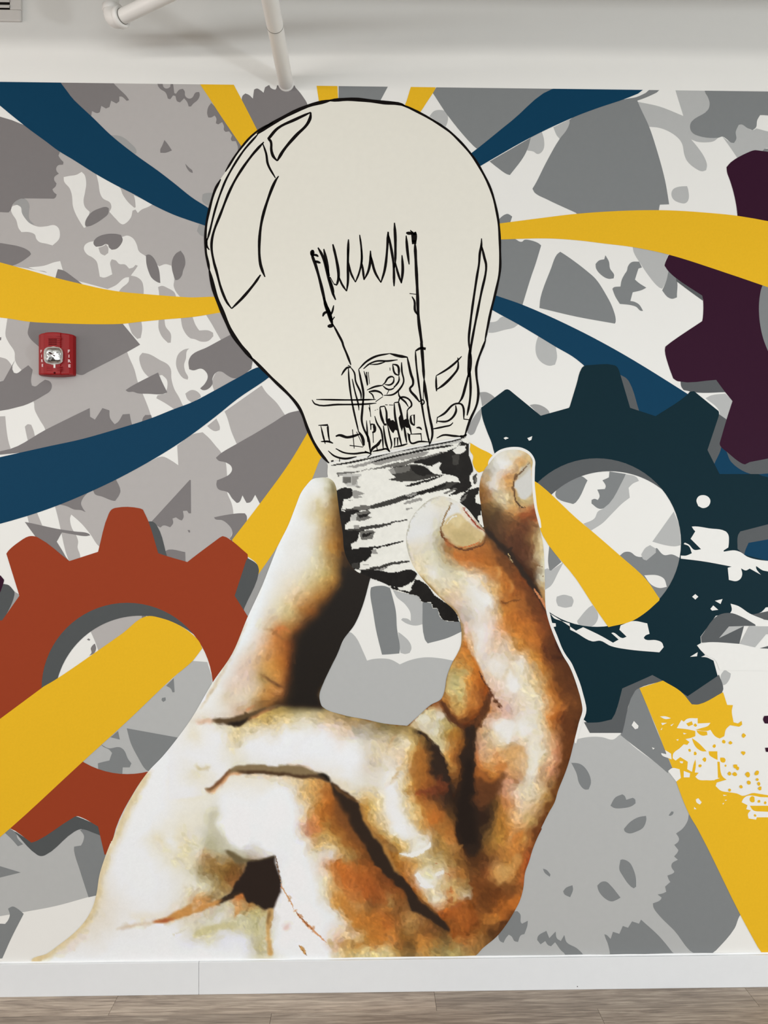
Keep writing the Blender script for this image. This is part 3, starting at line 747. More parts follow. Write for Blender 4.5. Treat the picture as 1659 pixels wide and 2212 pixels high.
stem = [
 (3.4, "T 115,265 150,280"), (3.4, "T 150,290 110,290 70,330 40,380"), (3.0, "T 120,290 130,450 165,700 240,1040"), (3.0, "T 150,290 190,350 205,450 265,590 268,670"), (2.6, "T 165,420 195,560 240,740 243,785"),
 (3.0, "PX 674,864 681,873 730,874 790,873 813,871"), (2.8, "PX 683,863 740,864 775,864 812,863"),
 (3.6, "T 240,310 265,430 295,590 290,690 280,800 275,900 300,1000 350,1100 375,1270"), (3.4, "T 240,310 330,220 440,160 600,128"), (4.6, "T 600,128 700,155 800,170"), (4.0, "T 800,165 820,260 845,370 868,440 865,490 832,535 900,630 945,690"),
 (3.0, "T 295,305 360,250 450,215 570,215 690,200"), (2.4, "T 370,255 460,250 545,225"), (3.0, "T 735,228 740,340 760,450 720,530 640,600 530,612"), (3.8, "T 630,250 690,270 705,380"), (3.4, "T 632,255 660,360 705,380"), (3.0, "T 705,385 705,440 650,520"), (2.6, "T 600,290 602,325"),
 (3.2, "T 650,415 630,395 580,410 540,470 515,490"), (3.0, "T 648,410 640,460 600,490 540,485"), (2.8, "T 520,500 560,535 600,545 650,520 650,500"), (3.0, "T 335,550 430,510 520,495"), (2.6, "T 590,550 565,600"),
 (3.6, "T 355,570 440,560 500,585 520,615"), (2.6, "T 360,575 395,600 420,660"), (3.0, "T 435,685 520,625"),
 (2.6, "T 300,330 330,430 340,500"), (4.0, "T 330,340 345,490"), (2.6, "T 350,340 365,480"),
 (3.0, "T 700,560 705,610 725,640 780,690 815,745"), (3.2, "T 700,690 720,640 780,635 840,680 850,730 815,765 800,790"), (3.0, "T 365,720 380,860"), (3.0, "T 358,750 375,810"), (1.8, "T 425,785 440,780"), (1.8, "T 450,775 462,772"),
 (4.6, "T 485,745 540,735"), (4.0, "T 485,745 500,850 540,960"), (3.6, "T 540,735 560,800 565,900 575,960"), (2.6, "T 545,720 575,722"), (2.6, "T 590,722 640,724"),
 (3.6, "T 650,700 660,850 690,1000 735,1190"), (3.6, "T 650,695 700,690 720,770 760,950 795,1160"), (3.4, "T 800,780 805,900 835,1000 850,1060"), (4.4, "T 840,845 850,930 885,960"), (3.8, "T 845,845 880,835 885,955"),
 (3.0, "T 425,850 450,930 500,1020 525,1240"), (3.4, "T 525,960 540,1080 570,1210 600,1260"), (3.0, "T 575,960 600,1080 620,1180 610,1230"), (2.6, "T 330,900 340,1050 345,1150"), (2.6, "T 368,900 380,990"), (5.0, "T 375,945 410,945"), (4.0, "T 380,950 380,1010"), (5.0, "T 415,940 420,1030 395,1040"), (3.2, "T 405,1040 410,1160"),
 (3.0, "T 655,1215 655,1105 690,1100 690,1190"), (3.0, "T 640,1210 740,1190 805,1170"), (3.0, "T 835,1060 960,1055 968,1140"), (3.0, "T 830,1060 835,1150 850,1165 940,1145 1060,1150"), (3.0, "T 905,985 945,985 970,1010"),
 (5.0, "T 375,1280 400,1225 460,1180 500,1120"), (3.4, "T 400,1260 500,1240 560,1230 600,1265"), (3.4, "T 450,1210 455,1260"),
 (3.2, "T 895,100 905,250 930,450 965,690 1000,900 1060,1180"), (4.2, "T 895,98 960,65 1015,75", (0.6, 1.0)), (5.0, "T 995,420 1010,560 1040,720"), (4.0, "T 1030,680 1060,860 1090,1010 1090,1080 1065,1170"), (4.0, "T 1052,1110 1062,1215"), (2.8, "T 990,450 985,660"),
 (2.6, "T 945,690 960,665 990,670 995,700 975,720 950,700"),
 (3.4, "T 1135,385 1260,310 1350,240 1430,160"), (3.4, "T 1385,175 1390,240"), (4.0, "T 1390,220 1385,300 1330,380 1220,490 1140,545"), (3.4, "T 1135,385 1135,470 1140,565"),
 (3.6, "T 1140,935 1150,860"), (3.4, "T 1145,870 1230,820 1340,715 1420,710 1445,740 1455,885"), (3.6, "T 1145,910 1260,910 1330,860 1365,790 1360,725"), (3.6, "T 1450,885 1530,895"), (3.2, "T 1095,1000 1240,970 1300,955 1330,925"),
 (3.4, "T 1140,1105 1220,1070 1340,1080 1430,1085"), (5.0, "T 1410,1080 1450,1090 1485,1060"),
 (3.2, "B1 1090,1335 1170,1332 1178,1420 1190,1485"), (2.8, "B1 1112,1340 1130,1420 1150,1495"), (3.4, "B1 1112,1475 1180,1475 1218,1490"),
 (4.8, "B1 1240,1430 1270,1420 1340,1438 1450,1410"), (3.0, "B1 1385,1370 1400,1535"), (3.4, "B1 1360,1508 1475,1522"), (5.0, "B1 1440,1390 1470,1440 1485,1510"), (2.6, "B1 1420,1390 1480,1520"),
 (3.0, "B1 1240,1535 1310,1570 1400,1580 1500,1570 1540,1580"), (5.5, "B1 1490,1560 1545,1580"), (3.2, "B1 1175,1555 1230,1600 1320,1622 1420,1605"), (2.6, "B1 1275,1615 1272,1655"), (5.0, "B1 1200,1645 1222,1640"), (3.2, "B1 1500,1625 1550,1580"),
]
lines('stem_drawing', stem, 12, K, bulb, 1.3)
for s in ("T 575,880 600,875 610,900 640,895 660,920 690,940 690,1020 660,1010 640,1050 620,1030 600,1000 580,960 560,930",
          "T 700,870 720,835 740,840 750,900 790,880 820,890 835,990 790,985 760,960 740,1030 715,960",
          "T 800,1040 830,1060 832,1140 815,1130",
          "T 525,935 560,935 565,960 535,960"):
    F('ink_blot', 'K', 12, s, bulb, corner=30)

# ------------------------------------------------------------------ hand painted parts: colour per vertex
rng = np.random.RandomState(11)
class Canvas:
    def __init__(s, x0, y0, x1, y1, pitch):
        s.x0, s.y0, s.p = x0, y0, pitch
        s.w, s.h = int((x1 - x0) / pitch) + 1, int((y1 - y0) / pitch) + 1
        s.X, s.Y = np.meshgrid(x0 + pitch * np.arange(s.w), y0 + pitch * np.arange(s.h))
        s.rgb = np.zeros((s.h, s.w, 3), np.float32)
        s.n1x, s.n1y = s.noise(55), s.noise(55)
        s.n2x, s.n2y = s.noise(17), s.noise(17)
        s.n3x, s.n3y = s.noise(6), s.noise(6)
    def noise(s, cell, asp=1.0):
        gw, gh = int(s.w * s.p / cell) + 4, int(s.h * s.p / (cell * asp)) + 4
        g = rng.rand(gh, gw) * 2 - 1
        fx = (s.X - s.x0) / cell + 1
        fy = (s.Y - s.y0) / (cell * asp) + 1
        ix, iy = fx.astype(int), fy.astype(int)
        u, v = fx - ix, fy - iy
        u, v = u * u * (3 - 2 * u), v * v * (3 - 2 * v)
        return ((g[iy, ix] * (1 - u) + g[iy, ix + 1] * u) * (1 - v) + (g[iy + 1, ix] * (1 - u) + g[iy + 1, ix + 1] * u) * v).astype(np.float32)
    def mask(s, pts, soft=0.0, rag=0.0):
        P = (np.asarray(pts, float) - (s.x0, s.y0)) / s.p
        tog = np.zeros((s.h, s.w + 1), np.int32)
        for (xa, ya), (xb, yb) in zip(P, np.roll(P, -1, 0)):
            if ya == yb: continue
            if ya > yb: xa, ya, xb, yb = xb, yb, xa, ya
            r = np.arange(max(0, int(math.ceil(ya))), min(s.h, int(math.ceil(yb))))
            if len(r) == 0: continue
            xc = xa + (r - ya) * (xb - xa) / (yb - ya)
            np.add.at(tog, (r, np.clip(np.ceil(xc).astype(int), 0, s.w)), 1)
        mk = (np.cumsum(tog, 1)[:, :s.w] % 2).astype(np.float32)
        if rag:
            yy = np.clip(np.arange(s.h)[:, None] + (s.n2y * rag + s.n3y * rag * 0.6) / s.p, 0, s.h - 1).astype(int)
            xx = np.clip(np.arange(s.w)[None, :] + (s.n2x * rag + s.n3x * rag * 0.6) / s.p, 0, s.w - 1).astype(int)
            mk = mk[yy, xx]
        k = int(round(soft / s.p))
        for _ in range(2 if k else 0):
            for ax in (0, 1):
                c = np.cumsum(np.concatenate([np.repeat(np.take(mk, [0], ax), k + 1, ax), mk, np.repeat(np.take(mk, [-1], ax), k, ax)], ax), ax)
                n = mk.shape[ax]
                mk = (np.take(c, np.arange(2 * k + 1, 2 * k + 1 + n), ax) - np.take(c, np.arange(0, n), ax)) / (2 * k + 1)
        return mk.astype(np.float32)
    def put(s, mk, rgb, alpha=1.0):
        a = (mk * alpha)[:, :, None]
        s.rgb = s.rgb * (1 - a) + np.asarray(rgb, np.float32) * a
    rec, log = False, []
    def poly(s, pts, rgb, soft=0.0, rag=0.0, alpha=1.0, corner=55.0):
        if s.rec: s.log.append((s.poly, (pts, rgb, soft, rag, alpha, corner)))
        s.put(s.mask(smooth(parse(pts), True, 5, corner), soft, rag), rgb, alpha)
    def stroke(s, pts, w, rgb, soft=0.0, rag=0.0, alpha=1.0, taper=(0.3, 0.3)):
        if s.rec and alpha >= 0.75: s.log.append((s.stroke, (pts, w, rgb, soft, rag, alpha, taper)))
        A, B = ribbon(parse(pts), w, taper)
        s.put(s.mask(np.concatenate([A, B[::-1]]), soft, rag), rgb, alpha)
    def field(s, region, spec, core=5.0, lam=2.5, soft=1.6, warp=(9.0, 5.5, 2.0)):
        mk = s.mask(smooth(parse(region), True, 5, 55.0), soft)
        pts, cols = [], []
        for x, y, c in parse(spec):
            pts.append((x, y))
            cols.append(NAMED[c] if c in NAMED else [float(v) for v in c.split('.')])
        pts, cols = np.array(pts, np.float32), np.array(cols, np.float32)
        iy, ix = np.nonzero(mk > 0.001)
        x = (s.X + s.n1x * warp[0] + s.n2x * warp[1] + s.n3x * warp[2])[iy, ix].astype(np.float32)
        y = (s.Y + s.n1y * warp[0] + s.n2y * warp[1] + s.n3y * warp[2])[iy, ix].astype(np.float32)
        # multiquadric interpolation of the sampled colours
        c2 = core * core
        K0 = np.sqrt(((pts[:, None] - pts[None]) ** 2).sum(2).astype(np.float64) + c2)
        mu = cols.mean(0)
        wq = np.linalg.solve(K0 - np.eye(len(pts)) * lam, cols.astype(np.float64) - mu).astype(np.float32)
        out = np.zeros((len(x), 3), np.float32)
        for a in range(0, len(x), 40000):
            d2 = (x[a:a + 40000, None] - pts[None, :, 0]) ** 2 + (y[a:a + 40000, None] - pts[None, :, 1]) ** 2
            out[a:a + 40000] = np.sqrt(d2 + c2) @ wq + mu
        out = np.clip(out, (22, 18, 15), (241, 241, 243))
        a = mk[iy, ix][:, None]
        s.rgb[iy, ix] = s.rgb[iy, ix] * (1 - a) + out * a
    def replay(s):
        s.rec = False
        for fn, ar in s.log: fn(*ar)
    def daub(s, count, seed, length, width, keep=0.8, jit=0.09, satmin=20.0):
        """short flat brush marks laid along the contours of the tone"""
        rr = np.random.RandomState(seed)
        L = s.rgb @ np.array([0.3, 0.59, 0.11], np.float32)
        for _ in range(2):
            L = (L + np.roll(L, 1, 0) + np.roll(L, -1, 0) + np.roll(L, 1, 1) + np.roll(L, -1, 1)) / 5
        gy, gx = np.gradient(L)
        mag = np.hypot(gx, gy)
        ang = np.arctan2(gy, gx) + math.pi / 2
        free = s.n1x * 1.3 + 1.1
        src = s.rgb.copy()
        sat = src.max(2) - src.min(2)
        for i, j in zip(rr.randint(2, s.w - 2, count), rr.randint(2, s.h - 2, count)):
            if sat[j, i] < satmin and mag[j, i] < 2.2: continue
            if s.X[j, i] < 800 and s.Y[j, i] < 1545 and rr.rand() < 0.85: continue
            a = (ang[j, i] if mag[j, i] > 1.2 else free[j, i]) + rr.uniform(-0.35, 0.35)
            near = min(1.0, 5.0 / (mag[j, i] + 1.0))
            hl = rr.uniform(*length) * 0.5 / s.p * (0.55 + 0.45 * near)
            hw_ = rr.uniform(*width) * 0.5 / s.p * (0.5 + 0.5 * near)
            R = int(hl + 2)
            y0, y1, x0, x1 = max(0, j - R), min(s.h, j + R + 1), max(0, i - R), min(s.w, i + R + 1)
            yy, xx = np.mgrid[y0 - j:y1 - j, x0 - i:x1 - i]
            u = xx * math.cos(a) + yy * math.sin(a)
            v = -xx * math.sin(a) + yy * math.cos(a) + 0.02 * u * u * rr.uniform(-1, 1)
            e = np.clip(1.6 - (np.abs(u / hl) ** 3 + (v / hw_) ** 2) * 1.3, 0, 1)[:, :, None] * keep
            k = 1.0 + rr.uniform(-jit, jit) * min(1.0, sat[j, i] / 70.0)
            c = src[j, i] * np.array([k, k, k * rr.uniform(0.95, 1.04)])
            s.rgb[y0:y1, x0:x1] = s.rgb[y0:y1, x0:x1] * (1 - e) + c * e
    def mesh(s, name, outline, layer, mat, parent):
        """grid clipped to the outline; cells on the rim are snapped to it"""
        O = np.asarray(outline, float)
        ins = s.mask(O) > 0.5
        cell = ins[:-1, :-1] | ins[1:, :-1] | ins[:-1, 1:] | ins[1:, 1:]
        used = np.zeros_like(ins)
        used[:-1, :-1] |= cell; used[1:, :-1] |= cell; used[:-1, 1:] |= cell; used[1:, 1:] |= cell
        idx = -np.ones(ins.shape, np.int64)
        iy, ix = np.nonzero(used)
        idx[iy, ix] = np.arange(len(iy))
        P = np.stack([s.X[iy, ix], s.Y[iy, ix]], 1)
        rgb = s.rgb[iy, ix]
        rim = np.nonzero(~ins[iy, ix])[0]
        A, Bv = O, np.roll(O, -1, 0)
        D = Bv - A
        L2 = (D ** 2).sum(1) + 1e-9
        for k in range(0, len(rim), 2000):
            q = P[rim[k:k + 2000]]
            t = np.clip(((q[:, None] - A[None]) * D[None]).sum(2) / L2, 0, 1)
            c = A[None] + t[:, :, None] * D[None]
            j = ((c - q[:, None]) ** 2).sum(2).argmin(1)
            P[rim[k:k + 2000]] = c[np.arange(len(q)), j]
        x, z = wall_xy(P)
        z = np.maximum(z, Z_BASE)
        V = np.stack([x, np.full_like(x, -EPS * layer), z], 1).astype(np.float32)
        cy, cx = np.nonzero(cell)
        Q = np.stack([idx[cy, cx], idx[cy + 1, cx], idx[cy + 1, cx + 1], idx[cy, cx + 1]], 1)
        me = bpy.data.meshes.new(name)
        me.vertices.add(len(V)); me.vertices.foreach_set('co', V.ravel())
        me.loops.add(Q.size); me.loops.foreach_set('vertex_index', Q.ravel().astype(np.int32))
        me.polygons.add(len(Q)); me.polygons.foreach_set('loop_start', np.arange(0, Q.size, 4, dtype=np.int32))
        at = me.color_attributes.new('paint', 'FLOAT_COLOR', 'POINT')
        c = np.ones((len(V), 4), np.float32)
        c[:, :3] = lin(np.clip(rgb, 0, 255))
        at.data.foreach_set('color', c.ravel())
        me.update(calc_edges=True)
        return link(name, me, mat, parent)

def brushwork(name, rough=0.45):
    mt, nt, b = nodes_of(name)
    at = nt.nodes.new('ShaderNodeAttribute'); at.attribute_name = 'paint'
    tc = nt.nodes.new('ShaderNodeTexCoord')
    nz = nt.nodes.new('ShaderNodeTexNoise'); nz.inputs['Scale'].default_value = 90.0; nz.inputs['Detail'].default_value = 5.0; nz.inputs['Distortion'].default_value = 1.5
    nt.links.new(tc.outputs['Object'], nz.inputs['Vector'])
    mr = nt.nodes.new('ShaderNodeMapRange'); mr.inputs[3].default_value = 0.95; mr.inputs[4].default_value = 1.05
    nt.links.new(nz.outputs['Fac'], mr.inputs[0])
    hv = nt.nodes.new('ShaderNodeHueSaturation')
    nt.links.new(mr.outputs[0], hv.inputs['Value']); nt.links.new(at.outputs['Color'], hv.inputs['Color'])
    nt.links.new(hv.outputs[0], b.inputs['Base Color'])
    b.inputs['Roughness'].default_value = rough
    b.inputs['Specular IOR Level'].default_value = 0.12
    bp = nt.nodes.new('ShaderNodeBump'); bp.inputs['Strength'].default_value = 0.08; bp.inputs['Distance'].default_value = 0.002
    nt.links.new(nz.outputs['Fac'], bp.inputs['Height']); nt.links.new(bp.outputs['Normal'], b.inputs['Normal'])
    return mt
m_brush = brushwork('brushed_acrylic_paint')
NAMED = {'W': (231, 231, 228), 'V': (236, 237, 239), 'X': (238, 240, 243), 'K': (36, 30, 25)}

# screw base of the bulb: black, grey and white brush marks
cs = Canvas(700, 935, 1060, 1350, 1.6)
cs.rgb[:] = (229, 228, 220)
k1, k2, k3, k4, k5 = (24, 21, 18), (58, 56, 52), (105, 103, 98), (150, 148, 143), (190, 189, 184)
for pts, c in (
 ("S1 470,250 700,180 980,130 1330,80 1350,110 1000,170 700,230 480,300", k5),
 ("S1 150,400 400,370 600,330 860,270 1100,210 1250,180 1260,210 900,300 700,340 440,370 170,430", k3),
 ("S1 240,345 420,300 560,285 480,315 300,350", k4), ("S1 480,310 560,280 800,230 1030,190 1000,220 700,290 540,320", k4),
 ("S1 890,290 1050,240 1200,190 1300,150 1340,110 1400,125 1400,200 1440,360 1410,440 1430,520 1400,555 1250,610 1290,570 1210,540 1280,500 1320,490 1310,450 1260,420 1210,410 1150,400 1120,330 1000,330 950,310 890,310", k1),
 ("S1 1250,190 1300,150 1380,140 1370,200 1320,220 1270,215", (226, 225, 218)), ("S1 1070,320 1130,290 1150,300 1110,380 1060,370", (226, 225, 218)),
 ("S1 960,320 1010,340 1060,390 1030,400", k5), ("S1 1250,230 1320,225 1310,320 1260,330", k2),
 ("S1 640,370 700,340 860,320 960,330 1080,400 1170,410 1050,440 850,480 770,480 640,465 720,440 690,410", k2),
 ("S1 640,370 700,345 720,400 670,405", k4), ("S1 700,345 860,325 850,380 720,400", k3), ("S1 850,330 960,335 1090,405 960,420 880,390", k1), ("S1 640,465 780,440 900,445 800,480", k2),
 ("S1 800,520 880,490 1000,460 1170,410 1100,450 900,510 830,525", k1),
 ("S1 210,740 480,700 700,640 900,575 1060,530 1200,480 1310,490 1210,540 1060,575 900,620 700,690 480,740 210,755", k2), ("S1 760,640 900,580 1060,530 1190,490 1180,520 1000,590 860,620", k1), ("S1 800,610 920,580 920,600 830,625", k4),
 ("S1 790,680 850,655 970,630 960,655 860,685 800,690", k4), ("S1 805,735 870,725 860,740 810,745", k4), ("S1 1160,585 1260,545 1310,540 1200,590", k3), ("S1 1220,610 1300,560 1400,535 1300,600", k1),
 ("S1 150,560 230,530 300,540 310,600 290,640 230,650 220,690 200,740 210,760 330,745 380,760 300,790 290,850 240,880 240,930 380,925 430,940 380,960 S2 370,110 340,170 290,190 300,240 510,240 490,290 430,350 380,360 370,430 300,440 200,480 150,300 S1 160,800", k1),
 ("S1 150,410 400,400 390,430 360,440 350,520 260,520 215,480 215,420", k5), ("S1 220,440 290,435 295,490 225,490", k3), ("S1 300,420 370,420 340,500 300,510", k4), ("S1 340,515 385,520 370,535 330,530", k4),
 ("S1 300,560 350,560 420,590 360,610 410,620 330,635 310,620", k4), ("S1 265,655 310,650 290,668", k4),
 ("S1 320,710 480,700 480,740 310,745", k3), ("S1 340,770 450,745 480,780 440,800 490,820 430,840 350,850", k3), ("S1 350,790 470,775 450,800 380,820", k1), ("S1 290,790 350,790 350,850 300,850", k5),
 ("S1 240,925 380,910 560,880 700,855 830,825 820,840 700,870 520,910 400,930 260,940", k2), ("S1 320,890 370,880 380,920 320,915", k4),
 ("S2 250,55 400,40 520,20 700,-10 680,5 520,45 390,65", k2), ("S2 380,75 500,65 520,80 500,150 390,160", k3), ("S2 400,100 520,85 450,120 400,130", k1),
 ("S2 300,235 500,220 640,190 800,155 790,170 640,210 500,240 330,245", k1), ("S2 490,250 520,240 545,280 500,295", k4),
 ("S2 300,420 400,430 560,400 720,360 850,345 840,360 700,390 560,430 420,440", k2), ("S2 400,380 470,380 460,392 400,392", k4), ("S2 300,380 360,370 370,420 300,420", k2),
 ("S2 380,440 540,430 640,415 580,450 680,465 860,430 905,450 915,480 880,540 830,580 760,600 680,590 640,580 560,545 480,520 380,480", k1), ("S2 500,440 630,415 580,450", k4),
 ("S2 660,590 740,600 750,630 850,640 880,560 890,530 940,530 1020,590 1080,670 1200,760 1290,840 1320,930 1170,910 1140,880 1110,800 1070,800 1050,745 960,740 940,690 860,670 760,640 690,620", k1),
 ("S2 750,610 800,600 790,630 760,632", (226, 225, 218)), ("S2 820,605 870,615 860,630 830,630", (226, 225, 218)),
 ("S1 1320,650 1380,570 1480,535 1510,540 1500,590 1470,610 1465,680 1520,700 1525,790 1490,800 1500,850 1560,940 1480,880 1400,780 1330,690", k1), ("S1 1320,660 1390,590 1380,640 1330,680", k3),
 ("S1 1445,430 1490,395 1480,440 1475,510 1450,500", k2), ("S1 1470,430 1480,480 1465,490", k3),
 ("S1 1490,815 1520,800 1530,850 1500,840", (229, 228, 220)),
):
    cs.poly(pts, c, 0.0, 1.0 if c != (226, 225, 218) else 0.5, corner=35)
cs.stroke("S1 110,330 300,300 480,260 700,200 960,155", 4.0, k1)
cs.stroke("S1 490,300 640,260 860,210 1060,170 1260,140", 4.4, k1)
cs.stroke("S1 960,160 1080,130 1250,100 1380,60", 4.6, k1)
cs.stroke("S1 1300,150 1340,112 1400,130 1415,115", 3.0, k1)
cs.stroke("S1 1405,130 1400,220 1430,300 1445,370 1410,430 1420,500", 3.4, k1)
cs.rgb += (cs.n3x * 3 + cs.n2x * 3)[:, :, None]
BASE_O = smooth(parse("S1 80,310 480,250 960,150 1330,75 1385,55 1420,110 1412,220 1450,370 1445,430 1495,390 1485,510 1520,540 1530,800 1580,960 S2 1330,930 1170,915 1140,885 1112,805 1068,805 1050,750 960,745 935,690 860,672 690,625 640,582 560,547 480,525 440,560 300,560 150,540 130,200 S1 170,900 140,600 110,500 80,440"), True, 4, 40)
screw = cs.mesh('screw_base', BASE_O, 13, m_brush, bulb)
screw['label'] = 'threaded metal base in black and grey brush marks'
# ------------------------------------------------------------------ the painted hand
HAND = ("C1 1165,128 1100,128 1040,140 990,190 940,260 900,360 830,540 740,720 680,870 610,1050 480,1330 345,1650 D1 175,240 0,540 D0 1530,720 1400,880 1285,1000 1150,1200 1050,1400 955,1640 "
        "E0 960,110 910,240 860,400 835,560 800,680 740,790 650,890 500,1010 400,1080 280,1120 245,1165 E1 0,1150 700,1125 1659,1112 E2 780,1098 850,1030 970,930 1050,830 1130,700 1170,620 1200,510 1215,380 1250,280 1280,180 1320,80 1360,0 "
        "D2 1350,1500 1420,1360 1470,1270 1500,1170 1560,1020 1600,900 1640,740 1665,640 D3 30,560 55,480 40,380 0,240 D2 1600,100 1540,0 C2 1480,1530 1430,1400 1400,1290 1390,1220 1385,1000 1370,700 1340,560 1300,400 1280,250 1275,50 "
        "B2 1280,1640 1250,1590 1190,1555 1130,1545 1060,1550 1000,1570 940,1620 910,1659 C2 870,50 835,130 820,250 835,370 850,500 865,580 800,500 700,380 580,310 480,285 400,310 320,370 250,450 210,530 190,620 190,700 210,790 240,870 290,950 400,1080 500,1180 600,1270 640,1330 660,1400 668,1500 660,1580 625,1659 "
        "D2 590,60 540,190 520,310 490,380 400,430 300,520 200,610 0,590 D1 1500,555 1300,515 1125,445 1105,400 1100,340 1130,250 1200,100 1250,0 C1 1310,1520 1400,1400 1470,1240 1540,990 1400,920 1320,780 1300,600 1275,450 1255,300 1240,200 1215,155")
ho = smooth(parse(HAND), True, 5, 45)
# white primer rim that shows along the right side of the hand
lines('white_rim', [(7.0, "B2 900,1690 910,1650 940,1612 1000,1562 1060,1540 1130,1535 1190,1545 1255,1582 1288,1640 C2 1285,50 1290,250 1310,400 1350,560")], 10, MAT['H'], mural)
lines('white_rim', [(8.0, "C2 1400,1250 1440,1400 1490,1530 1550,1660 D2 1610,90 1670,240 D3 55,370 72,480 45,570 10,660 D2 1650,760")], 10, MAT['H'], mural)

cv = Canvas(55, 960, 1275, 2086, 1.75)
cv.rgb[:] = (237, 238, 240)
# palm and lower hand -----------------------------------------------------
PALM = """D1 300,1250,X 600,1300,X 800,1200,X 500,1500,X 750,1550,X 870,1100,225.205.165 950,1150,222.195.150 1050,1130,205.160.95 1130,1130,205.150.85 900,1200,228.220.205 1000,1250,220.195.155 1100,1250,200.145.75 1180,1220,190.110.45 1010,1350,215.180.130 1100,1350,185.115.50 1200,1350,160.95.40 1280,1350,110.65.32
 1000,1450,210.150.110 1100,1470,190.120.55 1200,1450,170.115.55 1300,1500,120.75.36 1050,1550,195.130.80 1150,1550,195.150.85 1250,1550,165.115.55 1350,1580,120.78.40 980,1400,225.200.170 930,1300,230.224.214 870,1400,X 880,1500,234.234.234 960,1560,222.205.180
 E1 1000,30,205.145.110 1080,20,195.130.75 1150,60,190.150.85 1250,60,190.140.70 1320,30,150.105.52 1400,60,95.62.35 1030,150,228.212.180 1130,140,205.170.110 1230,150,205.165.100 1350,150,175.125.60 1450,180,150.95.45 1530,230,110.65.32 1150,220,225.215.200 1250,250,228.222.212 1330,260,195.150.90 1400,230,150.120.70
 1050,260,230.224.210 1180,350,215.165.125 1280,330,195.115.50 1380,340,190.120.60 1480,330,160.95.42 1580,380,150.85.38 1130,450,228.218.195 1220,430,215.175.120 1310,450,190.110.48 1400,470,195.115.55 1480,450,170.95.42 1600,500,130.72.34 1200,540,220.190.140 1300,550,205.150.85 1400,560,195.130.70 1500,560,165.90.40 1620,600,130.75.36
 1250,650,205.150.80 1350,650,190.130.60 1450,650,205.165.110 1530,670,110.80.45 1600,700,180.110.50 1330,730,200.150.85 1430,750,185.120.52 1550,760,185.115.48 1640,750,175.105.45 1420,830,195.135.65 1530,850,190.125.55 1620,850,185.115.50 1500,930,185.130.60 1600,950,180.115.50 1300,780,226.212.190 1230,700,230.226.215 1200,800,234.232.230
 1300,880,225.200.175 1400,900,220.195.160 1450,930,205.170.115 1280,960,215.165.120 1350,980,205.160.95 1450,1000,185.130.65 1580,1020,195.140.75 1350,1060,200.165.100 1500,1070,215.195.145 1100,700,X 900,600,X 1100,900,X 900,1000,X 1000,400,X 850,200,X 500,100,X 700,130,X 1200,1050,X 1060,560,X 950,100,X 980,230,X 1080,620,234.234.232 1180,640,230.225.215
 100,350,150.130.85 200,330,150.115.65 300,250,165.140.95 350,300,130.95.50 400,250,130.110.75 250,430,150.125.75 330,420,120.85.45 150,500,215.208.180 50,430,222.218.200 80,550,222.210.175 250,520,160.135.85 180,600,140.110.65 60,640,205.150.90 130,620,190.135.75 60,100,218.215.200 150,60,205.202.185 200,180,195.190.165 120,220,190.150.100 30,20,228.225.215 50,200,226.222.208 250,100,228.227.222 330,160,205.203.195 400,190,X 600,180,X 250,30,X
 300,640,222.215.185 400,600,195.120.65 380,700,200.150.90 450,680,190.170.120 520,660,160.105.50 560,700,185.170.120 600,720,190.178.130 650,690,150.105.60 500,780,205.200.165 400,760,210.205.180 580,850,195.188.145 600,1000,190.180.135 640,1050,200.190.145 450,850,205.198.160 350,860,205.198.160 200,850,212.205.170 80,890,205.195.145 300,930,226.226.228 250,720,220.218.208 100,750,226.226.224 300,1000,230.232.240 450,950,230.232.240 100,1050,X 400,1080,X 250,800,228.228.226 480,1050,230.232.240 750,600,X 750,800,X 720,1000,X 780,400,X 820,1080,X 720,700,X
 D1 80,1250,234.232.222 30,1150,232.226.205 60,1400,230.226.210 180,1350,222.220.208 150,1500,205.203.185 230,1580,225.224.215 40,1560,230.225.208 120,1600,200.198.178 300,1600,X 200,1450,236.236.234
 E0 1400,100,228.218.185 1600,100,226.214.175 1560,220,226.216.182 1640,300,224.216.188 1300,300,X 1100,500,X 1300,600,X 1500,500,234.234.232 1600,600,230.226.215 1000,1000,X 1300,1000,X 1500,900,X 1640,1000,232.233.242 900,1050,X 600,1130,X 1200,200,X 1100,100,X 1400,400,X 1600,450,232.230.222 850,700,228.220.205 800,850,230.224.212
 D0 1400,1300,X 1550,1100,236.234.228 1600,1500,232.226.205 1300,1500,X 1620,900,230.220.190 1600,1000,228.216.180 1500,900,X 1450,1600,X
 E2 50,700,130.85.42 100,600,140.88.42 50,500,150.85.40 120,480,110.62.30 30,620,190.150.90 150,720,140.90.45 60,880,200.130.60 100,950,180.115.55 200,850,140.100.50 250,780,190.145.85 180,980,110.78.40 330,850,140.95.48 300,930,165.110.52 420,880,140.90.44 480,880,110.72.38
 350,980,190.130.60 300,1040,190.140.75 230,1050,120.90.48 100,1050,190.145.80 30,1070,215.195.145 450,980,170.120.60 560,960,120.95.55 500,1060,150.130.80 600,1060,160.140.85 20,820,190.110.48 20,430,120.68.34"""
WHOLE = "PX 40,950 1290,950 1290,2100 40,2100"
cv.field(WHOLE, PALM, soft=0, warp=(9, 5, 2))
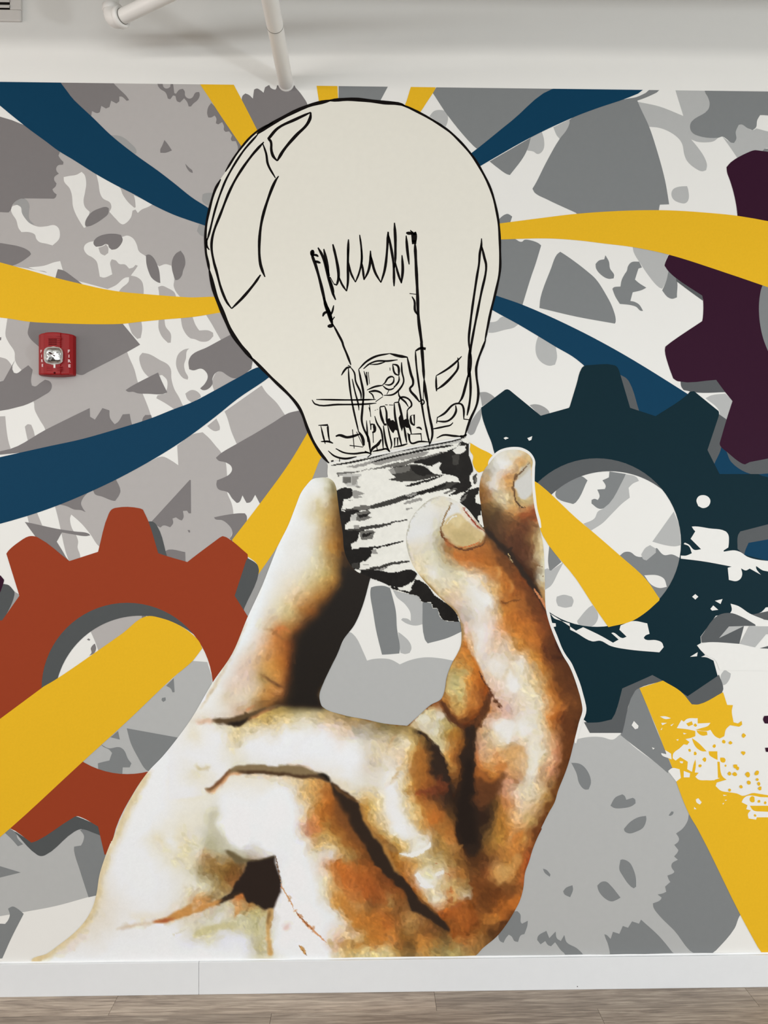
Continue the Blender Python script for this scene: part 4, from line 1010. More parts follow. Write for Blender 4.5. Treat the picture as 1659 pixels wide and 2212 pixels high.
# right finger, thumb and the outer edge of the hand ----------------------
RIGHT = """C2 300,500,222.222.218 400,400,226.224.218 500,330,220.212.190 250,650,220.220.218 350,600,224.224.222 450,500,215.212.205 480,600,190.180.150 300,750,222.214.196 420,700,215.208.190 500,720,190.185.160 350,850,222.210.180 480,820,205.198.170 580,850,180.160.120 420,950,228.225.220 550,950,212.205.180 680,930,225.215.190 380,1020,222.205.165 500,1060,218.205.175 620,1050,218.202.170 750,1050,230.226.218 850,1020,222.205.180
 560,1150,220.195.160 700,1150,222.210.190 820,1120,228.226.222 930,1170,232.230.226 650,1240,205.185.170 780,1250,225.218.205 900,1230,228.225.220 960,1100,205.165.110 700,1330,190.180.172 850,1340,222.210.195 950,1330,218.195.175 720,1450,220.190.170 850,1450,230.228.224 970,1430,222.190.170 1050,1440,205.140.80 800,1580,228.222.212 700,1580,200.130.60 950,1580,220.195.175 1080,1560,222.195.165
 640,780,185.110.50 700,800,180.105.45 800,780,170.100.45 900,780,140.85.40 780,860,175.105.45 880,900,190.120.50 960,950,180.110.45 1000,880,120.75.38 1060,950,130.80.38 1050,1050,185.110.40 1130,1050,150.80.32 1100,1130,170.100.40 1060,1200,165.110.50 1180,1130,125.70.30 1150,1220,175.110.50 1250,1150,110.62.30 1200,1300,150.85.35 1100,1320,190.115.45 1050,1280,195.140.70 1250,1280,110.62.28 1330,1300,120.62.30
 1250,1400,190.115.45 1150,1450,190.120.50 1350,1420,140.75.35 1430,1500,95.50.25 1300,1560,185.110.45 1180,1600,190.130.60 1400,1620,90.48.25 1480,1620,70.38.22 900,680,130.85.42 950,760,110.70.38 870,620,120.78.40 720,420,226.224.218 780,520,222.215.200 600,340,224.222.214 560,700,150.105.60 640,700,180.150.100
 D2 900,80,225.215.200 1000,100,230.226.220 1100,100,222.205.180 1200,80,232.228.222 1280,60,195.140.70 1350,50,185.115.45 1430,80,130.75.35 1500,80,85.48.25 950,230,225.200.180 1050,180,215.200.170 1120,240,234.232.230 1200,200,225.212.185 1300,180,215.185.140 1380,150,175.115.50 1450,200,145.90.42 1550,220,90.52.28 1620,260,70.40.24
 1000,360,222.190.175 1150,330,228.215.195 1280,330,222.208.175 1370,320,205.160.100 1430,330,185.115.50 1530,330,110.62.30 1620,380,125.78.40 1050,440,215.180.165 1180,440,225.210.190 1320,430,222.205.170 1430,450,195.130.70 1520,450,190.115.50 1600,460,120.72.36 900,480,195.125.60 960,500,215.165.130 1080,520,215.180.160 1250,520,228.220.205 1360,540,218.195.155 1450,570,190.110.45 1560,560,110.60.30 1640,560,90.52.28
 900,600,215.175.150 990,600,232.230.226 1100,590,228.220.205 1200,620,230.228.222 1330,620,222.205.175 1430,650,205.155.95 1560,650,95.52.26 860,700,205.165.125 950,700,220.200.170 1070,710,232.228.222 1200,700,228.215.195 1350,700,222.205.180 1460,720,205.150.100 1560,720,100.58.30 1630,720,110.62.30 830,820,200.150.120 930,800,215.180.140 1050,800,218.195.150 1150,800,205.155.100 1290,800,228.220.205 1400,820,222.200.165 1490,830,205.140.100 1560,840,110.65.32
 820,920,195.120.65 900,900,205.165.120 1000,880,210.150.100 1120,900,205.160.105 1250,900,228.222.208 1380,900,215.195.160 1480,920,205.145.110 1540,950,120.75.40 850,1020,185.110.45 930,1020,195.130.60 1050,1000,205.150.100 1150,1000,205.165.125 1280,1020,232.230.222 1360,1000,205.170.125 1450,1020,200.140.105 1520,1030,110.70.38 870,1100,130.75.35 960,1080,110.68.35 1050,1080,190.135.100 1150,1080,170.120.85 1250,1120,222.212.190 1380,1120,205.175.135 1450,1120,150.105.60
 850,1200,95.58.32 950,1180,90.55.30 1040,1180,205.150.115 1150,1180,222.205.180 1280,1200,222.205.175 1400,1230,190.145.85 850,1320,60.40.28 930,1300,85.58.32 1000,1300,170.115.55 1080,1280,195.130.80 1180,1320,222.195.165 1300,1300,205.165.115 1400,1320,130.90.48 900,1420,55.38.26 960,1420,140.100.50 1050,1420,185.125.55 1150,1420,215.175.130 1270,1420,190.155.95 1350,1430,110.65.32 920,1560,130.95.48 1000,1560,190.140.65 1080,1540,180.110.45 1180,1560,190.115.45 1250,1560,150.95.45 1330,1520,100.50.25
 E2 950,60,170.120.55 1020,120,180.125.60 1100,50,205.160.105 1150,80,190.120.55 1220,80,195.150.85 1290,100,120.65.30 1000,230,160.105.50 1120,200,185.120.55 1180,250,185.115.50 1240,250,150.70.35 900,250,95.58.30 980,330,200.150.90 1050,320,195.150.85 1130,330,185.115.50 1200,330,150.80.38 960,420,200.145.80 1040,420,205.155.90 1100,450,150.95.45 1180,450,165.95.45 800,300,85.52.28 880,380,130.75.38 750,380,110.70.36 900,500,120.70.32 1000,520,115.65.30 1100,550,140.85.42 1180,520,150.90.42
 850,600,110.65.30 950,620,110.62.28 1050,620,165.95.40 1120,640,190.110.42 800,650,125.75.35 900,720,145.90.42 1000,720,180.105.42 1080,720,120.70.32 750,730,150.85.35 650,700,165.92.38 560,680,165.90.40 700,820,140.75.32 800,820,120.65.28 900,820,165.105.48 980,800,170.110.50 1030,830,100.60.30 750,900,150.88.38 850,900,155.100.45 930,900,90.55.28 650,900,165.95.40 700,980,160.105.55 800,980,165.115.60 620,820,160.85.35 560,800,120.70.32 750,1060,170.130.75 640,1050,160.140.85"""
cv.field("C2 865,580 700,360 500,250 300,350 150,600 180,850 280,980 500,1200 620,1320 640,1500 600,1659 D2 700,100 800,140 880,260 900,400 860,560 790,660 770,850 780,1100 790,1400 840,1659 E2 640,200 560,500 540,800 560,960 600,1120 900,1150 1300,600 1500,0 D2 1900,900 1900,200 1600,-100 C2 1600,1500 1420,1300 1290,1070 1090,800 960,670", RIGHT, warp=(7, 4, 2))
# finger behind the thumb
cv.field("C2 865,580 800,300 850,20 1000,-160 1250,-130 1320,100 1420,700 1430,1290 1380,1220 1290,1070 1200,950 1090,800 960,670", """C2 1000,50,228.226.222 940,150,222.218.210 1080,40,228.226.222 880,100,170.160.140 850,200,160.115.65 960,230,226.224.220 1050,150,205.150.95 1020,220,205.175.130 1100,50,215.180.130 1080,250,195.150.95 870,280,130.90.50 920,300,170.130.85 1030,340,200.190.160 950,360,150.120.75 1060,400,195.150.95 1150,430,205.150.90 900,420,95.72.42 980,440,85.62.38 1080,480,120.85.50 1200,440,150.80.40 1280,400,140.65.35
 900,520,75.55.35 1000,550,95.65.40 1100,560,105.68.40 1200,540,105.60.35 1290,520,170.120.75 1000,650,75.50.32 1100,680,95.58.36 1200,660,85.50.32 1280,640,150.110.65 1330,560,190.170.130 1340,680,185.160.115 1100,770,80.50.32 1200,800,85.52.34 1270,780,110.70.42 1330,800,195.175.135 1220,900,75.48.32 1300,900,130.95.60 1350,880,195.185.155 1300,1000,70.48.32 1350,1000,200.195.175 1340,1060,150.120.80 1370,1130,170.130.80
 B2 960,1640,225.222.215 1050,1590,215.208.190 1150,1590,215.205.185 1170,1620,200.150.90 1230,1640,200.170.120 C2 1180,330,190.170.125 1240,330,195.170.120 1120,330,185.150.95 1130,100,200.165.115""", warp=(7, 5, 2.5))
cv.rec = True
cv.poly("C2 1130,180 1160,120 1210,80 1265,30 1272,200 1250,280 1215,300 1170,280 1140,240", (206, 205, 200), 1.5, 3)
cv.poly("C2 1180,50 1250,0 1262,20 1215,80 1160,120 1140,130", (190, 183, 165), 1, 1)
cv.stroke("C2 1255,0 1190,60 1130,120 1115,200 1118,280 1130,330 1170,370 1215,385", 3.0, (105, 75, 48), 0, 1)
cv.stroke("C2 1130,330 1170,370 1215,385", 3.0, (70, 50, 35), 0, 0.6)
cv.stroke("C2 1345,560 1360,700 1375,850", 5, (205, 190, 155), 1.5, 2, 0.7)
cv.stroke("C2 1310,880 1370,900", 4, (120, 80, 50), 0, 1, 0.8)
cv.stroke("C2 1310,960 1375,975", 3, (120, 85, 55), 0, 1, 0.7)
cv.stroke("C2 1340,1100 1380,1220", 3, (70, 48, 32), 0, 1, 0.9)
# gap between thumb and finger
cv.stroke("C2 862,570 960,670 1090,800 1200,950 1290,1070 1350,1150", 9.0, (46, 34, 26), 1.5, 1, 1.0, (0.4, 0.3))
cv.stroke("C2 1290,1080 1340,1150 1385,1240 1400,1290", 5.0, (196, 128, 84), 0, 1)
cv.stroke("C2 1300,1120 1350,1210 1400,1310", 3.0, (70, 42, 26), 0, 1)
cv.stroke("C2 1060,780 1110,860", 4.0, (205, 180, 130), 0, 1)
# thumb nail
cv.poly("C2 575,345 620,370 660,430 600,440 540,480 505,530 485,560 500,470", (221, 221, 218), 1, 1)
cv.poly("C2 640,360 700,420 790,540 850,590 860,640 800,560 700,480", (224, 212, 192), 1.5, 1)
cv.poly("C2 500,545 540,480 600,445 640,440 700,500 790,570 845,600 852,650 800,690 720,725 650,715 570,660 520,600", (203, 181, 132), 1, 1)
cv.poly("C2 545,500 600,450 640,445 690,500 640,560 580,520", (214, 196, 150), 1.5, 2)
cv.poly("C2 560,600 640,570 760,620 800,680 720,715 650,705", (193, 172, 122), 2, 3)
cv.stroke("C2 540,520 590,460 620,455", 3, (226, 224, 216), 0.5, 1)
cv.stroke("C2 575,345 530,440 490,540 488,600", 3.4, (150, 122, 82), 0.8, 1)
cv.stroke("C2 488,560 500,630 560,690 640,735 700,745 780,730 850,700 865,650", 3.6, (108, 66, 36), 0.6, 1)
cv.stroke("C2 520,650 560,700 600,720", 6, (176, 104, 58), 1, 1.5)
cv.stroke("C2 650,730 740,715 800,690 830,660", 3.0, (196, 112, 60), 0.5, 1)
cv.stroke("C2 670,380 740,470 800,540 855,590", 3.0, (150, 62, 36), 0.5, 0.6)
cv.stroke("C2 470,590 455,650 470,700", 9, (170, 160, 130), 3, 2, 0.7)
# thumb outline
cv.stroke("C2 480,287 400,312 320,372 250,452 212,532 192,622 192,700 212,790 242,870", 2.6, (186, 182, 168), 0.6, 0.3, 0.8)
cv.stroke("C2 290,952 400,1082 500,1182 600,1272 640,1332 660,1402 666,1500 655,1590 625,1659", 4.0, (150, 122, 74), 1.0, 0.8, 0.9)
cv.stroke("C2 700,1080 780,1180 900,1260", 10, (222, 218, 208), 3, 4, 0.6)
cv.stroke("C2 1060,1000 1110,1060 1080,1120", 5, (205, 140, 70), 1, 3, 0.8)
cv.stroke("C2 1000,1200 1100,1200 1180,1170", 4, (120, 72, 34), 0.8, 3, 0.8)
cv.stroke("C2 1100,1270 1160,1240 1230,1260", 4, (110, 66, 32), 0.8, 3, 0.7)
cv.stroke("C2 940,880 980,930 960,1000", 5, (204, 150, 84), 1, 3, 0.8)
cv.rec = False
# inner lower finger and the triangle under the thumb ---------------------
cv.field("D2 180,640 300,500 480,370 560,500 650,600 720,650 700,780 650,880 670,1000 640,1120 600,1220 570,1150 540,950 450,800 330,670", """D2 350,480,200.185.140 450,450,205.175.120 330,550,232.230.222 420,560,195.180.140 500,540,230.228.220 540,600,170.150.90 440,650,228.225.215 380,680,205.185.135 520,680,180.150.85 600,700,175.115.45 650,780,150.95.40 530,800,205.180.130 480,770,215.200.160 580,850,190.125.55 540,900,200.150.80 600,950,160.105.50 570,1020,150.100.50 600,1100,95.62.35 260,600,205.180.140 450,420,150.90.50 660,690,130.85.40 640,880,140.85.40 610,1180,60.42.30""", warp=(6, 6, 3))
cv.field("D2 480,390 520,300 540,180 600,30 640,-80 700,-100 800,60 860,200 910,330 880,450 830,540 740,620 690,630 580,560", """D2 640,60,190.130.60 720,50,200.130.55 600,150,190.165.105 680,150,195.160.95 780,150,190.115.45 560,250,195.180.125 640,280,200.185.130 740,260,200.135.65 820,250,185.105.40 580,340,200.175.115 650,350,205.190.130 740,340,190.120.55 840,320,140.80.35 540,400,185.110.40 620,430,205.180.115 700,430,190.120.55 790,400,195.125.60 640,500,205.150.80 720,500,165.100.40 780,470,150.85.35 680,-40,196.125.55 700,580,120.70.35 600,520,130.78.38""", warp=(5, 5, 2.5))
cv.stroke("D2 475,395 520,430 560,520 640,590 700,640", 13, (88, 52, 30), 2, 2)
cv.stroke("D2 900,330 885,420 850,500 780,590 720,680", 15, (92, 54, 30), 2, 2.5)
cv.stroke("D2 810,140 870,240 930,350 1010,475", 4.0, (96, 56, 34), 0.8, 1)
cv.stroke("D2 530,310 490,380 400,430 300,520 200,610", 2.6, (140, 84, 46), 0.6, 0.8)
cv.stroke("D2 640,30 700,20 650,90", 3, (120, 74, 38), 0.6, 1, 0.6)
cv.stroke("D2 560,300 620,410 650,470", 4, (170, 140, 84), 1.2, 2, 0.6)
# dark channel of the palm
cv.poly("D2 690,640 790,590 785,800 775,1000 790,1200 815,1400 855,1659 E2 860,150 800,230 720,210 650,120 D2 640,1659 612,1500 592,1350 600,1200 640,1100 662,1000 640,880 690,760", (47, 34, 26), 4, 4)
cv.poly("D2 700,900 770,900 770,1300 800,1640 660,1640 620,1350 660,1100", (36, 27, 22), 6, 3)
cv.poly("D2 790,1050 870,1060 980,1080 960,1180 900,1260 850,1340 800,1300", (92, 56, 32), 3, 6, 0.8)
cv.stroke("D2 790,780 800,900 830,1010 880,1080", 6, (196, 122, 70), 2, 2, 0.8)
# middle finger curled across the palm ------------------------------------
MIDDLE = """D1 -150,600,V -150,800,V -150,1000,V -150,1200,V -20,1150,V 0,820,V 100,640,238.236.230 250,700,V 430,640,220.200.150 380,700,222.205.160 560,600,215.190.135 650,560,205.175.110 780,500,200.175.115 900,460,165.150.105 1000,470,170.155.110 1130,480,185.170.125 850,540,222.205.160 1000,530,215.200.160 1150,540,200.175.125 1300,540,165.140.95 1450,560,160.135.90 1600,600,150.125.85 600,680,235.233.228 800,650,V 1000,620,232.230.222 1200,620,225.205.185 1350,640,215.190.165 1450,640,175.165.150 1550,620,165.150.120
 400,830,234.230.218 150,820,V 600,800,V 900,800,V 1200,800,V 1400,750,230.228.222 1550,750,215.205.185 1640,720,205.190.165 1600,900,205.190.165 1450,900,V 1520,1000,220.210.195 1300,950,V 1050,900,V 400,920,226.222.205 200,950,V 1350,1050,234.234.232 1500,1100,225.220.205 1250,1080,230.222.205 1400,1180,222.212.190 1600,1200,225.212.180 1550,1300,215.185.120 1480,1300,190.140.65 1600,1400,225.200.150 1520,1450,195.150.80 1640,1550,205.170.105 1580,1580,170.115.50 1000,720,V 1150,700,V 700,880,V 30,700,232.226.208 60,900,V 250,1000,V 100,1050,234.230.216 1050,700,V 480,760,V 30,1000,230.224.205
 D2 0,620,140.125.85 100,650,150.130.85 200,660,175.150.100 50,750,225.205.165 150,760,230.220.195 250,750,205.175.110 20,900,228.220.205 120,880,225.200.165 200,850,215.185.125 250,900,190.135.65 330,800,140.90.40 400,800,70.48.32 450,900,50.38.30 500,1000,50.36.28 380,900,150.90.40 300,1000,165.105.45 50,1050,235.232.226 150,1000,228.215.190 220,1080,205.165.95 100,1200,V 30,1150,V 200,1200,215.190.140 280,1150,185.120.55 380,1150,130.65.35 450,1100,90.50.32 520,1130,60.40.30 450,1250,110.70.40 550,1280,70.48.32 330,1220,170.100.45 250,1300,215.180.115 350,1350,195.145.75 430,1350,190.115.50 500,1400,180.100.40 560,1400,110.75.40
 100,1350,V 200,1400,232.228.215 30,1450,230.215.190 100,1500,236.236.234 250,1500,232.228.215 330,1480,205.170.105 420,1450,195.110.45 500,1500,150.110.55 560,1550,175.110.50 300,1580,228.222.205 200,1590,220.195.140 100,1600,205.170.100 350,1640,230.228.220 450,1600,170.130.70 550,1620,190.140.80 20,1640,130.85.45
 E2 100,30,V 200,60,232.230.224 50,90,215.180.115 150,130,205.170.105 350,140,236.235.230 250,210,232.228.215 300,230,220.205.165 180,270,195.140.75 260,290,190.140.70 430,200,170.135.80 500,200,150.115.60 480,300,205.180.130 300,350,215.195.150 280,400,235.233.228 370,470,236.235.232 450,380,225.215.190 560,300,170.130.75 620,230,140.95.48 520,400,205.160.110 620,420,165.110.55 560,480,200.175.120 480,480,215.195.150 430,540,225.210.170 560,550,205.140.85 640,520,190.165.115 500,600,228.215.180 450,590,235.232.225 720,590,225.215.195 600,610,200.165.105 680,620,165.100.45 700,500,150.115.65 250,480,180.105.45 330,560,195.130.60 400,640,185.120.55 150,230,200.160.95
 560,680,165.90.40 620,720,170.95.40 480,700,160.90.42 700,700,160.92.40 560,800,150.88.38 650,800,165.95.40 620,880,160.92.40 750,400,110.70.36 700,300,110.72.36 740,600,130.78.36 740,760,150.86.36"""
cv.field("D1 -200,560 50,585 200,592 400,605 500,548 700,448 860,434 1000,438 1120,448 1300,512 1500,552 1659,578 D2 0,586 200,606 300,655 400,750 480,850 530,950 560,1050 585,1150 600,1250 612,1400 625,1600 E2 650,140 720,300 750,500 770,700 700,880 600,930 560,900 480,760 220,500 0,200 D1 1650,1659 1470,1400 1420,1270 1250,1140 1190,1095 1050,1040 900,1000 500,980 350,990 260,1060 160,1180 -200,1250", MIDDLE, warp=(8, 5, 2), soft=2.5)
cv.stroke("D2 250,650 330,680 400,750 470,840 520,940 545,1040 575,1150", 7, (40, 30, 24), 1.5, 1)
cv.poly("D2 380,880 420,790 480,850 530,960 560,1080 560,1140 480,1090 440,1050 360,1040 410,1000 380,960", (52, 38, 30), 3, 5)
cv.poly("D2 250,1190 330,1150 450,1080 500,1050 560,1120 540,1180 420,1210 330,1200", (112, 58, 34), 2, 5, 0.9)
cv.poly("D2 260,1190 340,1180 300,1200", (190, 96, 50), 1, 2)
cv.stroke("D2 330,700 360,900 320,1050 250,1130", 10, (170, 118, 58), 3, 6, 0.5)
cv.stroke("D2 0,1150 100,1030 200,900", 3.5, (204, 166, 104), 1.2, 2, 0.8)
cv.stroke("D2 30,800 80,700 110,680", 4, (178, 130, 84), 1.2, 2, 0.6)
cv.stroke("D1 1125,448 1300,513 1500,553 1659,578 D2 200,606", 3, (140, 124, 84), 0.8, 0.6, 0.9)
cv.stroke("D1 1370,640 1430,660 1480,640", 8, (168, 164, 152), 2.5, 3, 0.5)
# left finger --------------------------------------------------------------
LEFT = """C1 1100,200,W 1180,180,200.195.165 1210,230,140.125.85 1000,250,W 1080,380,205.190.150 1150,330,222.214.190 1210,330,150.120.70 950,500,W 1050,550,225.222.210 1130,500,210.190.140 1190,500,190.150.85 1240,480,130.95.50 1260,600,110.75.35 850,700,W 1000,750,228.226.218 1100,750,205.195.160 1200,700,180.130.60 1260,750,150.100.40 1295,800,90.62.30 800,900,W 950,900,226.222.212 1080,900,212.200.165 1150,950,190.170.110 1230,900,160.120.60 1290,900,90.65.35
 700,1050,W 900,1050,225.212.185 1020,1060,205.185.140 1130,1050,190.150.85 1220,1020,165.115.50 1270,1050,80.58.32 650,1200,230.228.222 780,1180,222.210.180 900,1180,215.180.135 1000,1130,210.175.120 1080,1150,175.120.55 1180,1120,120.75.30 600,1330,228.225.220 720,1290,220.205.170 850,1290,205.185.130 960,1260,175.120.60 1050,1280,130.75.30 1120,1260,60.42.28
 560,1430,230.228.224 640,1420,215.190.150 740,1430,195.120.65 820,1430,170.125.65 900,1430,140.80.35 1000,1380,70.45.28 480,1550,W 600,1560,225.190.160 700,1520,205.140.80 800,1540,170.105.50 860,1560,120.65.30 900,1500,60.40.26 1150,1300,92.58.30 1300,1000,92.58.30 1400,1100,92.58.30 1300,1300,92.58.30 1100,1500,92.58.30 1000,1600,92.58.30 1200,1600,92.58.30 1450,1000,92.58.30 1220,1150,92.58.30 1090,1350,92.58.30 950,1500,92.58.30 1330,900,92.58.30 1320,980,60.44.28 900,600,W 820,800,W 750,950,W 420,1600,W 1150,250,214.208.186
 D1 300,150,W 420,120,222.198.180 520,150,220.195.175 620,80,205.155.90 700,60,200.140.70 780,50,180.110.45 850,80,110.55.25 920,100,50.36.26 600,200,175.145.90 680,190,195.145.80 760,170,190.125.60 820,200,110.60.28 250,300,235.235.233 370,280,222.200.180 480,280,225.205.185 580,260,210.185.150 650,270,190.140.75 740,300,195.130.70 790,320,150.90.45 830,330,60.42.28
 150,420,236.236.234 300,380,220.205.180 430,400,225.215.195 520,360,215.195.160 600,350,200.150.85 680,380,180.120.60 560,430,150.115.70 650,420,140.95.50 720,400,80.55.32 100,520,232.228.218 300,480,230.222.210 430,480,205.170.140 500,470,190.160.120 950,200,92.58.30 1050,300,92.58.30 1000,400,92.58.30 900,380,92.58.30 1150,150,92.58.30 860,280,52.36.26 950,50,92.58.30 1080,80,92.58.30 1060,420,92.58.30 200,200,W 350,60,W 220,480,232.230.224 60,560,230.222.208"""
cv.field("C1 1165,100 1030,110 900,300 600,1000 300,1650 D1 100,200 -150,560 50,585 200,592 400,602 500,545 700,445 860,434 1000,438 1140,452 1080,340 1160,200 1300,-50 C1 1500,1300 1600,990 1420,920 1340,780 1320,500 1260,150", LEFT, warp=(3, 2.5, 1.5), lam=5)
cv.poly("C1 1262,300 1285,450 1308,620 1318,800 1305,930 1275,1060 1200,1170 1120,1270 1010,1380 930,1450 885,1540 870,1659 D1 845,150 838,250 835,330 770,400 720,435 860,436 1000,440 1140,455 1080,340 1160,200 1300,-50 C1 1500,1300 1600,990 1420,920 1350,780 1330,500", (35, 30, 25), 8, 2)
cv.poly("C1 1300,900 1290,1060 1220,1180 1130,1300 1020,1420 950,1520 920,1659 D1 900,200 900,330 840,420 1000,440 1140,455 1080,340 1160,200 1300,-50 C1 1500,1300 1600,990 1420,920", (33, 28, 24), 5, 2)
cv.stroke("C1 470,1370 400,1510 345,1640 D1 190,250 120,370", 7, (205, 180, 140), 2, 2, 0.5)
cv.stroke("D1 230,180 160,320 60,460", 4, (214, 190, 150), 1.5, 2, 0.6)
cv.stroke("D1 590,165 680,220 760,265 810,275", 5, (96, 62, 38), 1.2, 1.5, 0.9)
cv.stroke("D1 600,200 640,240", 8, (140, 118, 76), 2, 2, 0.7)
cv.stroke("D1 680,320 740,340 800,330", 4, (110, 68, 38), 1.2, 1.5, 0.8)
cv.stroke("D1 520,395 600,400 680,385 740,355", 4, (130, 92, 52), 1.2, 1.5, 0.8)
cv.stroke("D1 660,270 740,310 790,300", 6, (206, 150, 90), 1.5, 2, 0.7)
cv.stroke("C1 610,1430 680,1440 760,1500 810,1530", 4, (140, 92, 52), 1.2, 2, 0.6)
cv.stroke("C1 700,1440 780,1430 850,1470", 9, (200, 118, 62), 2, 3, 0.6)
cv.stroke("C1 1170,150 1200,170 1225,260", 5, (120, 110, 78), 1.5, 1, 0.7)
cv.stroke("C1 1100,300 1080,360 1090,420", 9, (196, 180, 130), 3, 3, 0.6)
cv.stroke("D1 440,490 520,440 545,435", 4, (206, 120, 70), 1.5, 2, 0.7)
cv.stroke("D1 1250,5 1200,100 1130,250 1100,340 1105,400", 2.5, (70, 66, 54), 0.6, 0.5, 0.6)
cv.rec = True
# first crease
cv.stroke("D1 40,582 120,572 200,570", 9, (222, 190, 166), 2, 2, 0.9)
cv.poly("D1 160,555 300,545 420,520 550,480 700,440 780,425 740,445 600,492 500,548 420,603 350,602 280,583 190,575", (92, 72, 48), 2, 1.5)
cv.poly("D1 290,575 420,565 500,525 470,565 410,600 340,600", (36, 28, 22), 1.5, 1)
cv.stroke("D1 480,560 600,495 720,445", 4, (190, 130, 80), 1, 1, 0.8)
# second crease
cv.poly("D1 100,1150 170,1135 260,1050 350,970 420,955 500,948 620,950 700,960 850,950 950,955 1050,1000 1140,1035 1190,1092 1100,1060 950,1045 800,1025 650,1010 480,1012 350,1012 290,1040 200,1140 150,1178", (134, 114, 82), 1.5, 1.5)
cv.stroke("D1 380,1000 480,1010 650,1008 800,1025 950,1042 1100,1050 1190,1092", 5.5, (74, 52, 34), 1.2, 1)
cv.stroke("D1 120,1165 200,1120 270,1050 330,990", 5, (120, 74, 46), 1.2, 1)
cv.stroke("D1 1080,1030 1140,1040 1190,1092", 7, (30, 25, 20), 1, 0.6)
cv.stroke("D1 120,1175 180,1165 260,1090 330,1025 450,1025", 4, (216, 160, 112), 1.5, 1.5, 0.8)
cv.stroke("D1 820,940 950,945 1060,990", 4, (214, 176, 140), 1.5, 1.5, 0.7)
cv.stroke("D1 450,1040 560,1035 700,1040 850,1060", 6, (222, 196, 168), 2.5, 2, 0.7)
cv.stroke("D1 30,940 70,975 150,955", 4, (206, 192, 150), 1.2, 2, 0.8)
# long dark crease
cv.poly("D1 1190,1092 1250,1138 1420,1265 1470,1400 1560,1540 1650,1659 E2 0,200 60,290 130,400 220,500 300,610 380,690 480,760 530,830 565,900 520,870 430,800 330,750 240,700 200,590 160,520 80,450 0,380 E1 1560,270 1480,130 1400,20 D1 1400,1530 1320,1400 1260,1290 1210,1190", (49, 37, 29), 2.5, 3)
cv.stroke("D1 1200,1110 1300,1190 1430,1265", 5, (120, 84, 48), 1.5, 2, 0.8)
cv.stroke("D1 1440,1280 1490,1420 1570,1550 1659,1659 E2 60,290 130,395", 7, (178, 128, 66), 2, 2, 0.85)
cv.poly("D1 1200,1180 1260,1260 1330,1400 1420,1560 1500,1659 1420,1640 1300,1480 1230,1330", (120, 74, 38), 3, 5, 0.75)
cv.stroke("E2 0,120 70,170 125,205", 9, (150, 112, 64), 2, 3, 0.8)
cv.stroke("D1 195,1320 165,1420 185,1520 E1 215,50 290,140 410,225 480,262", 15, (198, 194, 170), 5, 2, 0.75)
cv.stroke("E1 120,60 190,150 270,210", 22, (186, 182, 152), 7, 4, 0.75)
# hollow at the base of the little finger
cv.poly("E1 270,180 330,190 420,240 480,270 600,262 715,225 700,260 600,280 480,290 380,280", (110, 96, 66), 2.5, 1.5)
cv.poly("E1 470,285 600,268 715,226 720,310 765,450 755,520 705,650 690,690 600,680 560,650 530,620 480,640 440,540 400,560 300,600 195,652 350,530 370,480 440,390 465,320", (44, 34, 29), 1.5, 2)
cv.stroke("E1 200,650 320,590 420,540", 6, (58, 44, 32), 1.5, 1)
cv.stroke("E1 0,715 100,670 200,640 E1 260,610", 8, (206, 148, 82), 2, 1.5, 0.95)
cv.poly("E0 1315,797 1450,752 1560,690 1659,640 1659,722 1560,770 1430,800", (203, 146, 80), 1.8, 1.5)
cv.poly("E0 1315,797 1400,775 1520,770 1430,800", (176, 96, 60), 1.2, 1)
cv.stroke("E0 1000,866 1120,840 1250,815 1330,800", 4, (216, 196, 168), 1.5, 2, 0.8)
cv.stroke("E0 1100,730 1250,760 1400,740 1659,600", 18, (230, 220, 198), 6, 5, 0.55)
cv.stroke("E0 1440,835 1540,780 1659,740", 4, (222, 214, 190), 1.5, 1.5, 0.7)
cv.stroke("E0 1470,920 1600,860 1659,830", 2.5, (222, 218, 205), 0.8, 1, 0.8)
for q in ("E1 0,830 120,740 280,680", "E1 60,820 200,730 330,660", "E1 130,800 260,700"):
    cv.stroke(q, 4, (198, 192, 160), 1.5, 1.5, 0.7)
cv.stroke("E1 10,945 60,890 160,850 260,840 380,850", 11, (204, 196, 152), 2, 3, 0.8)
cv.stroke("E1 210,965 240,940 300,920", 6, (214, 208, 176), 2, 2, 0.6)
cv.stroke("E1 355,770 400,690 430,660", 5, (204, 152, 92), 1.2, 2, 0.8)
cv.stroke("E1 430,740 460,690 480,660", 4, (150, 120, 72), 1.2, 2, 0.7)
cv.poly("E1 690,690 655,690 640,830 655,1000 650,1090 685,1095 690,1060 668,900 680,800", (207, 166, 104), 1.2, 1)
cv.stroke("E1 665,700 655,780 660,830", 5, (110, 82, 48), 1.5, 1, 0.8)
cv.stroke("E1 765,450 775,500 820,580 880,690", 2.6, (206, 158, 112), 0.5, 0.8)
cv.stroke("E1 755,515 775,485", 4, (200, 150, 140), 0.8, 0.6)
cv.stroke("E1 720,220 728,260 765,450", 2.2, (120, 92, 70), 0.5, 0.5)
cv.stroke("E1 885,695 960,790 1060,880 1150,970", 4.4, (216, 160, 116), 0.8, 1)
cv.stroke("E1 890,700 970,800 1050,875", 2.0, (150, 92, 52), 0, 0.5)
cv.stroke("E1 1160,975 1230,995", 9, (214, 184, 130), 1.5, 2)
cv.stroke("E1 920,992 950,1030 985,1080", 5.5, (204, 156, 96), 0.8, 1)
cv.stroke("E1 915,992 990,1085", 1.6, (110, 70, 40), 0, 0.4)
cv.stroke("E1 780,855 810,850 835,820", 6, (230, 205, 200), 1.2, 2)
